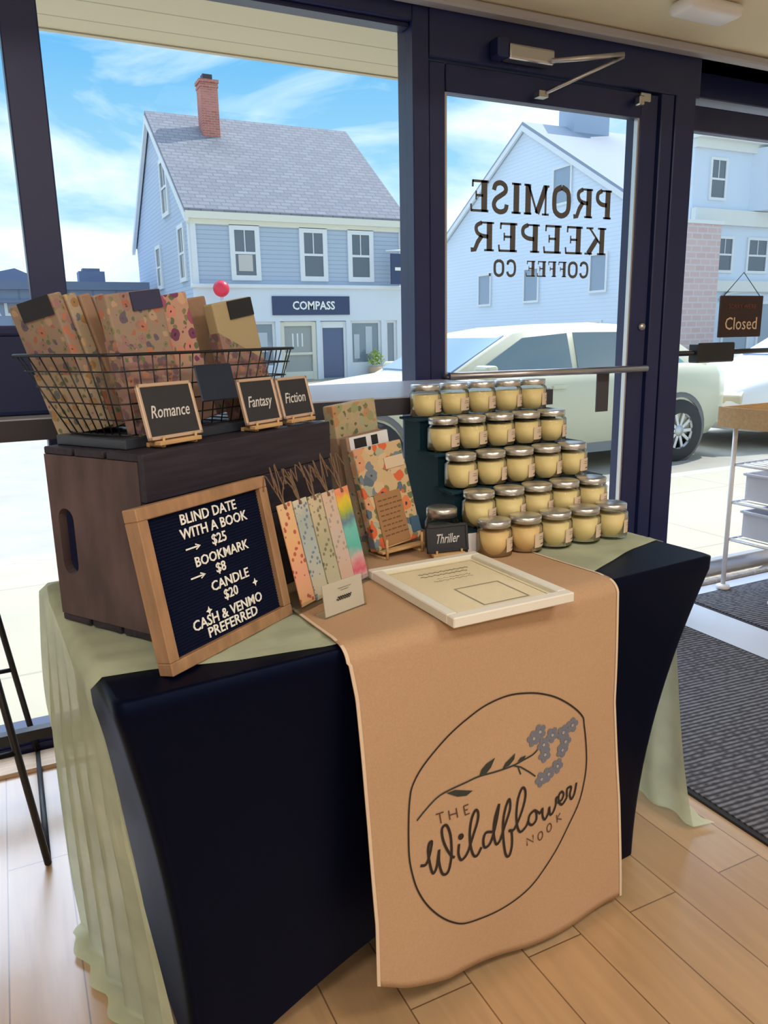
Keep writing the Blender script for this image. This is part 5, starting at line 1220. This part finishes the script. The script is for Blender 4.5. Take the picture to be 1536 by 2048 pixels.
# ---- parked cars
def car(name, label, x0, paint, ystart, length=1.0, gz=RZ):
    o = thing(name, label, 'car', (x0, ystart + 0.9, gz))
    hw = 0.90
    S = [  # x, z bottom, z side, z top, half width scale
        (0.00, 0.34, 0.50, 0.60, .72), (0.10, 0.24, 0.55, 0.72, .84), (0.45, 0.20, 0.62, 0.86, .95), (1.10, 0.19, 0.68, 0.95, 1.0), (1.80, 0.19, 0.72, 1.03, 1.0), (2.30, 0.19, 0.74, 1.05, 1.0), (3.60, 0.19, 0.76, 1.07, 1.0), (4.80, 0.20, 0.78, 1.08, 1.0), (5.35, 0.26, 0.78, 1.06, .96), (5.55, 0.34, 0.74, 1.00, .86)]
    bm = bmesh.new(); rings = []
    for x, a, b, c, k in S:
        y = hw * k
        rings.append([bm.verts.new((x * length, sy * yy, zz)) for sy, yy, zz in ((-1, y * .86, a), (-1, y * .985, a + .12), (-1, y, b), (-1, y * .985, (b + c) / 2 + .02), (-1, y * .91, c), (1, y * .91, c), (1, y * .985, (b + c) / 2 + .02), (1, y, b), (1, y * .985, a + .12), (1, y * .86, a))])
    for A, Bq in zip(rings, rings[1:]):
        for k in range(10): bm.faces.new((A[k], A[(k + 1) % 10], Bq[(k + 1) % 10], Bq[k])).smooth = True
    bm.faces.new(rings[0]); bm.faces.new(rings[-1][::-1])
    obj('body', bm, paint, o)
    Gs = [(1.80, 1.03), (2.62, 1.43), (3.00, 1.48), (3.70, 1.51), (4.35, 1.47), (4.62, 1.42), (5.20, 1.07)]
    def ws(z): return hw * clerp(0.90, 0.74, min(1, max(0, (z - 1.04) / 0.46)))
    bm = bmesh.new(); rings = []
    for x, z in Gs:
        zt = z; zl = 1.02
        rings.append([bm.verts.new((x * length, -ws(zl), zl)), bm.verts.new((x * length, -ws(zt), zt)), bm.verts.new((x * length, -ws(zt) * .8, zt + .025 * (z > 1.1))), bm.verts.new((x * length, ws(zt) * .8, zt + .025 * (z > 1.1))), bm.verts.new((x * length, ws(zt), zt)), bm.verts.new((x * length, ws(zl), zl))])
    for A, Bq in zip(rings, rings[1:]):
        for k in range(5): bm.faces.new((A[k], A[k + 1], Bq[k + 1], Bq[k])).smooth = True
    obj('cabin', bm, paint, o)
    M_cw = MATS.get('car_window') or mat('car_window', (0.17, 0.23, 0.26), 0.05, 0, 0.9); M_cw2 = MATS.get('car_window_teal') or mat('car_window_teal', (0.16, 0.42, 0.46), 0.08, 0, 0.9)
    for nm, P, m_ in (('side_window', [(2.10, 1.07), (2.72, 1.39), (3.28, 1.43), (3.28, 1.06)], M_cw), ('side_window', [(3.36, 1.06), (3.36, 1.435), (3.95, 1.43), (4.15, 1.38), (4.24, 1.07)], M_cw), ('side_window', [(4.32, 1.08), (4.26, 1.36), (4.50, 1.32), (4.85, 1.09)], M_cw2)):
        for sy in (-1, 1):
            bm = bmesh.new()
            A = [bm.verts.new((x * length, sy * (ws(z) + 0.012), z)) for x, z in P]; C_ = [bm.verts.new((x * length, sy * (ws(z) - 0.004), z)) for x, z in P]
            bm.faces.new(A); bm.faces.new(C_[::-1])
            for i in range(len(P)): bm.faces.new((A[i], C_[i], C_[(i + 1) % len(P)], A[(i + 1) % len(P)]))
            obj(nm, bm, m_, o)
    def slope(nm, xa, za, xb, zb_, m_):
        bm = bmesh.new(); d = Vector((zb_ - za, 0, -(xb - xa))).normalized(); d = d if d.z > 0 else -d
        P = [(xa, -ws(za) * .93, za), (xa, ws(za) * .93, za), (xb, ws(zb_) * .90, zb_), (xb, -ws(zb_) * .90, zb_)]
        A = [bm.verts.new(Vector((p[0] * length, p[1], p[2])) + d * .02) for p in P]; C_ = [bm.verts.new(Vector((p[0] * length, p[1], p[2])) - d * .004) for p in P]
        bm.faces.new(A); bm.faces.new(C_[::-1])
        for i in range(4): bm.faces.new((A[i], C_[i], C_[(i + 1) % 4], A[(i + 1) % 4]))
        obj(nm, bm, m_, o)
    slope('windshield', 1.88, 1.07, 2.56, 1.40, MATS.get('car_windshield') or mat('car_windshield', (0.20, 0.30, 0.55), 0.06, 0, 0.9))
    slope('rear_window', 4.66, 1.38, 5.12, 1.11, M_cw)
    M_ty = MATS.get('tyre') or mat('tyre', (0.03, 0.03, 0.035), 0.8); M_al = MATS.get('alloy') or mat('alloy', (0.55, 0.57, 0.60), 0.35, 0.8)
    for wx in (0.95 * length, 4.72 * length):
        for sy in (-1, 1):
            wl = lathe([(0.20, -0.10), (0.33, -0.10), (0.345, -0.07), (0.345, 0.07), (0.33, 0.10), (0.20, 0.10)], 32, False)
            bmesh.ops.rotate(wl, matrix=Matrix.Rotation(R(90), 3, 'X'), verts=wl.verts)
            t_ = obj('wheel', wl, M_ty, o, loc=(wx, sy * 0.835, 0.345))
            rm = lathe([(0.0, 0.085), (0.06, 0.09), (0.06, 0.07), (0.0, 0.07)], 20, False)
            for k in range(10):
                a = k * math.pi / 5; box(rm, (0.13 * math.cos(a), 0.13 * math.sin(a), 0.075), (0.15, 0.035, 0.02), (0, 0, a))
            rg_ = lathe([(0.195, 0.06), (0.215, 0.09), (0.225, 0.09), (0.225, 0.05)], 28, False); me = bpy.data.meshes.new('m'); rg_.to_mesh(me); rm.from_mesh(me); rg_.free(); bpy.data.meshes.remove(me)
            bmesh.ops.rotate(rm, matrix=Matrix.Rotation(R(90 if sy < 0 else -90), 3, 'X'), verts=rm.verts)
            obj('rim', rm, M_al, t_)
            ah = lathe([(0.345, -0.02), (0.40, -0.02), (0.40, 0.02), (0.345, 0.02)], 32, False); bmesh.ops.rotate(ah, matrix=Matrix.Rotation(R(90), 3, 'X'), verts=ah.verts)
            obj('wheel_arch', ah, MATS.get('arch_grey') or mat('arch_grey', (0.16, 0.16, 0.16), 0.7), o, loc=(wx, sy * 0.885, 0.37))
    for sy in (-1, 1):
        obj('headlight', B((0.12 * length, sy * 0.60, 0.66), (0.26, 0.26, 0.12), (0, R(-25), R(sy * -24)), bev=0.02, seg=2), MATS.get('headlight') or mat('headlight', (0.62, 0.55, 0.42), 0.15), o)
        obj('mirror', B((2.12 * length, sy * 0.98, 1.08), (0.14, 0.22, 0.13), bev=0.03, seg=2), paint, o)
    obj('sill', boxes([((2.8 * length, -0.86, 0.26), (2.6 * length, 0.04, 0.12)), ((2.8 * length, 0.86, 0.26), (2.6 * length, 0.04, 0.12))]), MATS.get('sill_grey') or mat('sill_grey', (0.20, 0.22, 0.24), 0.6), o)
    obj('door_handle', boxes([((3.05 * length, -0.905, 0.90), (0.16, 0.02, 0.03)), ((3.95 * length, -0.905, 0.91), (0.16, 0.02, 0.03))]), paint, o)
    return o
car('parked_estate_car', 'cream estate car parked at the kerb outside the glass door', 1.95, mat('cream_car_paint', (0.58, 0.58, 0.45), 0.3, 0, 0.6), 6.2, 1.0)
car('parked_white_car', 'white car parked behind the cream car, outside the exit door', 7.75, mat('white_car_paint', (0.78, 0.78, 0.78), 0.3, 0, 0.6), 6.2, 1.0)
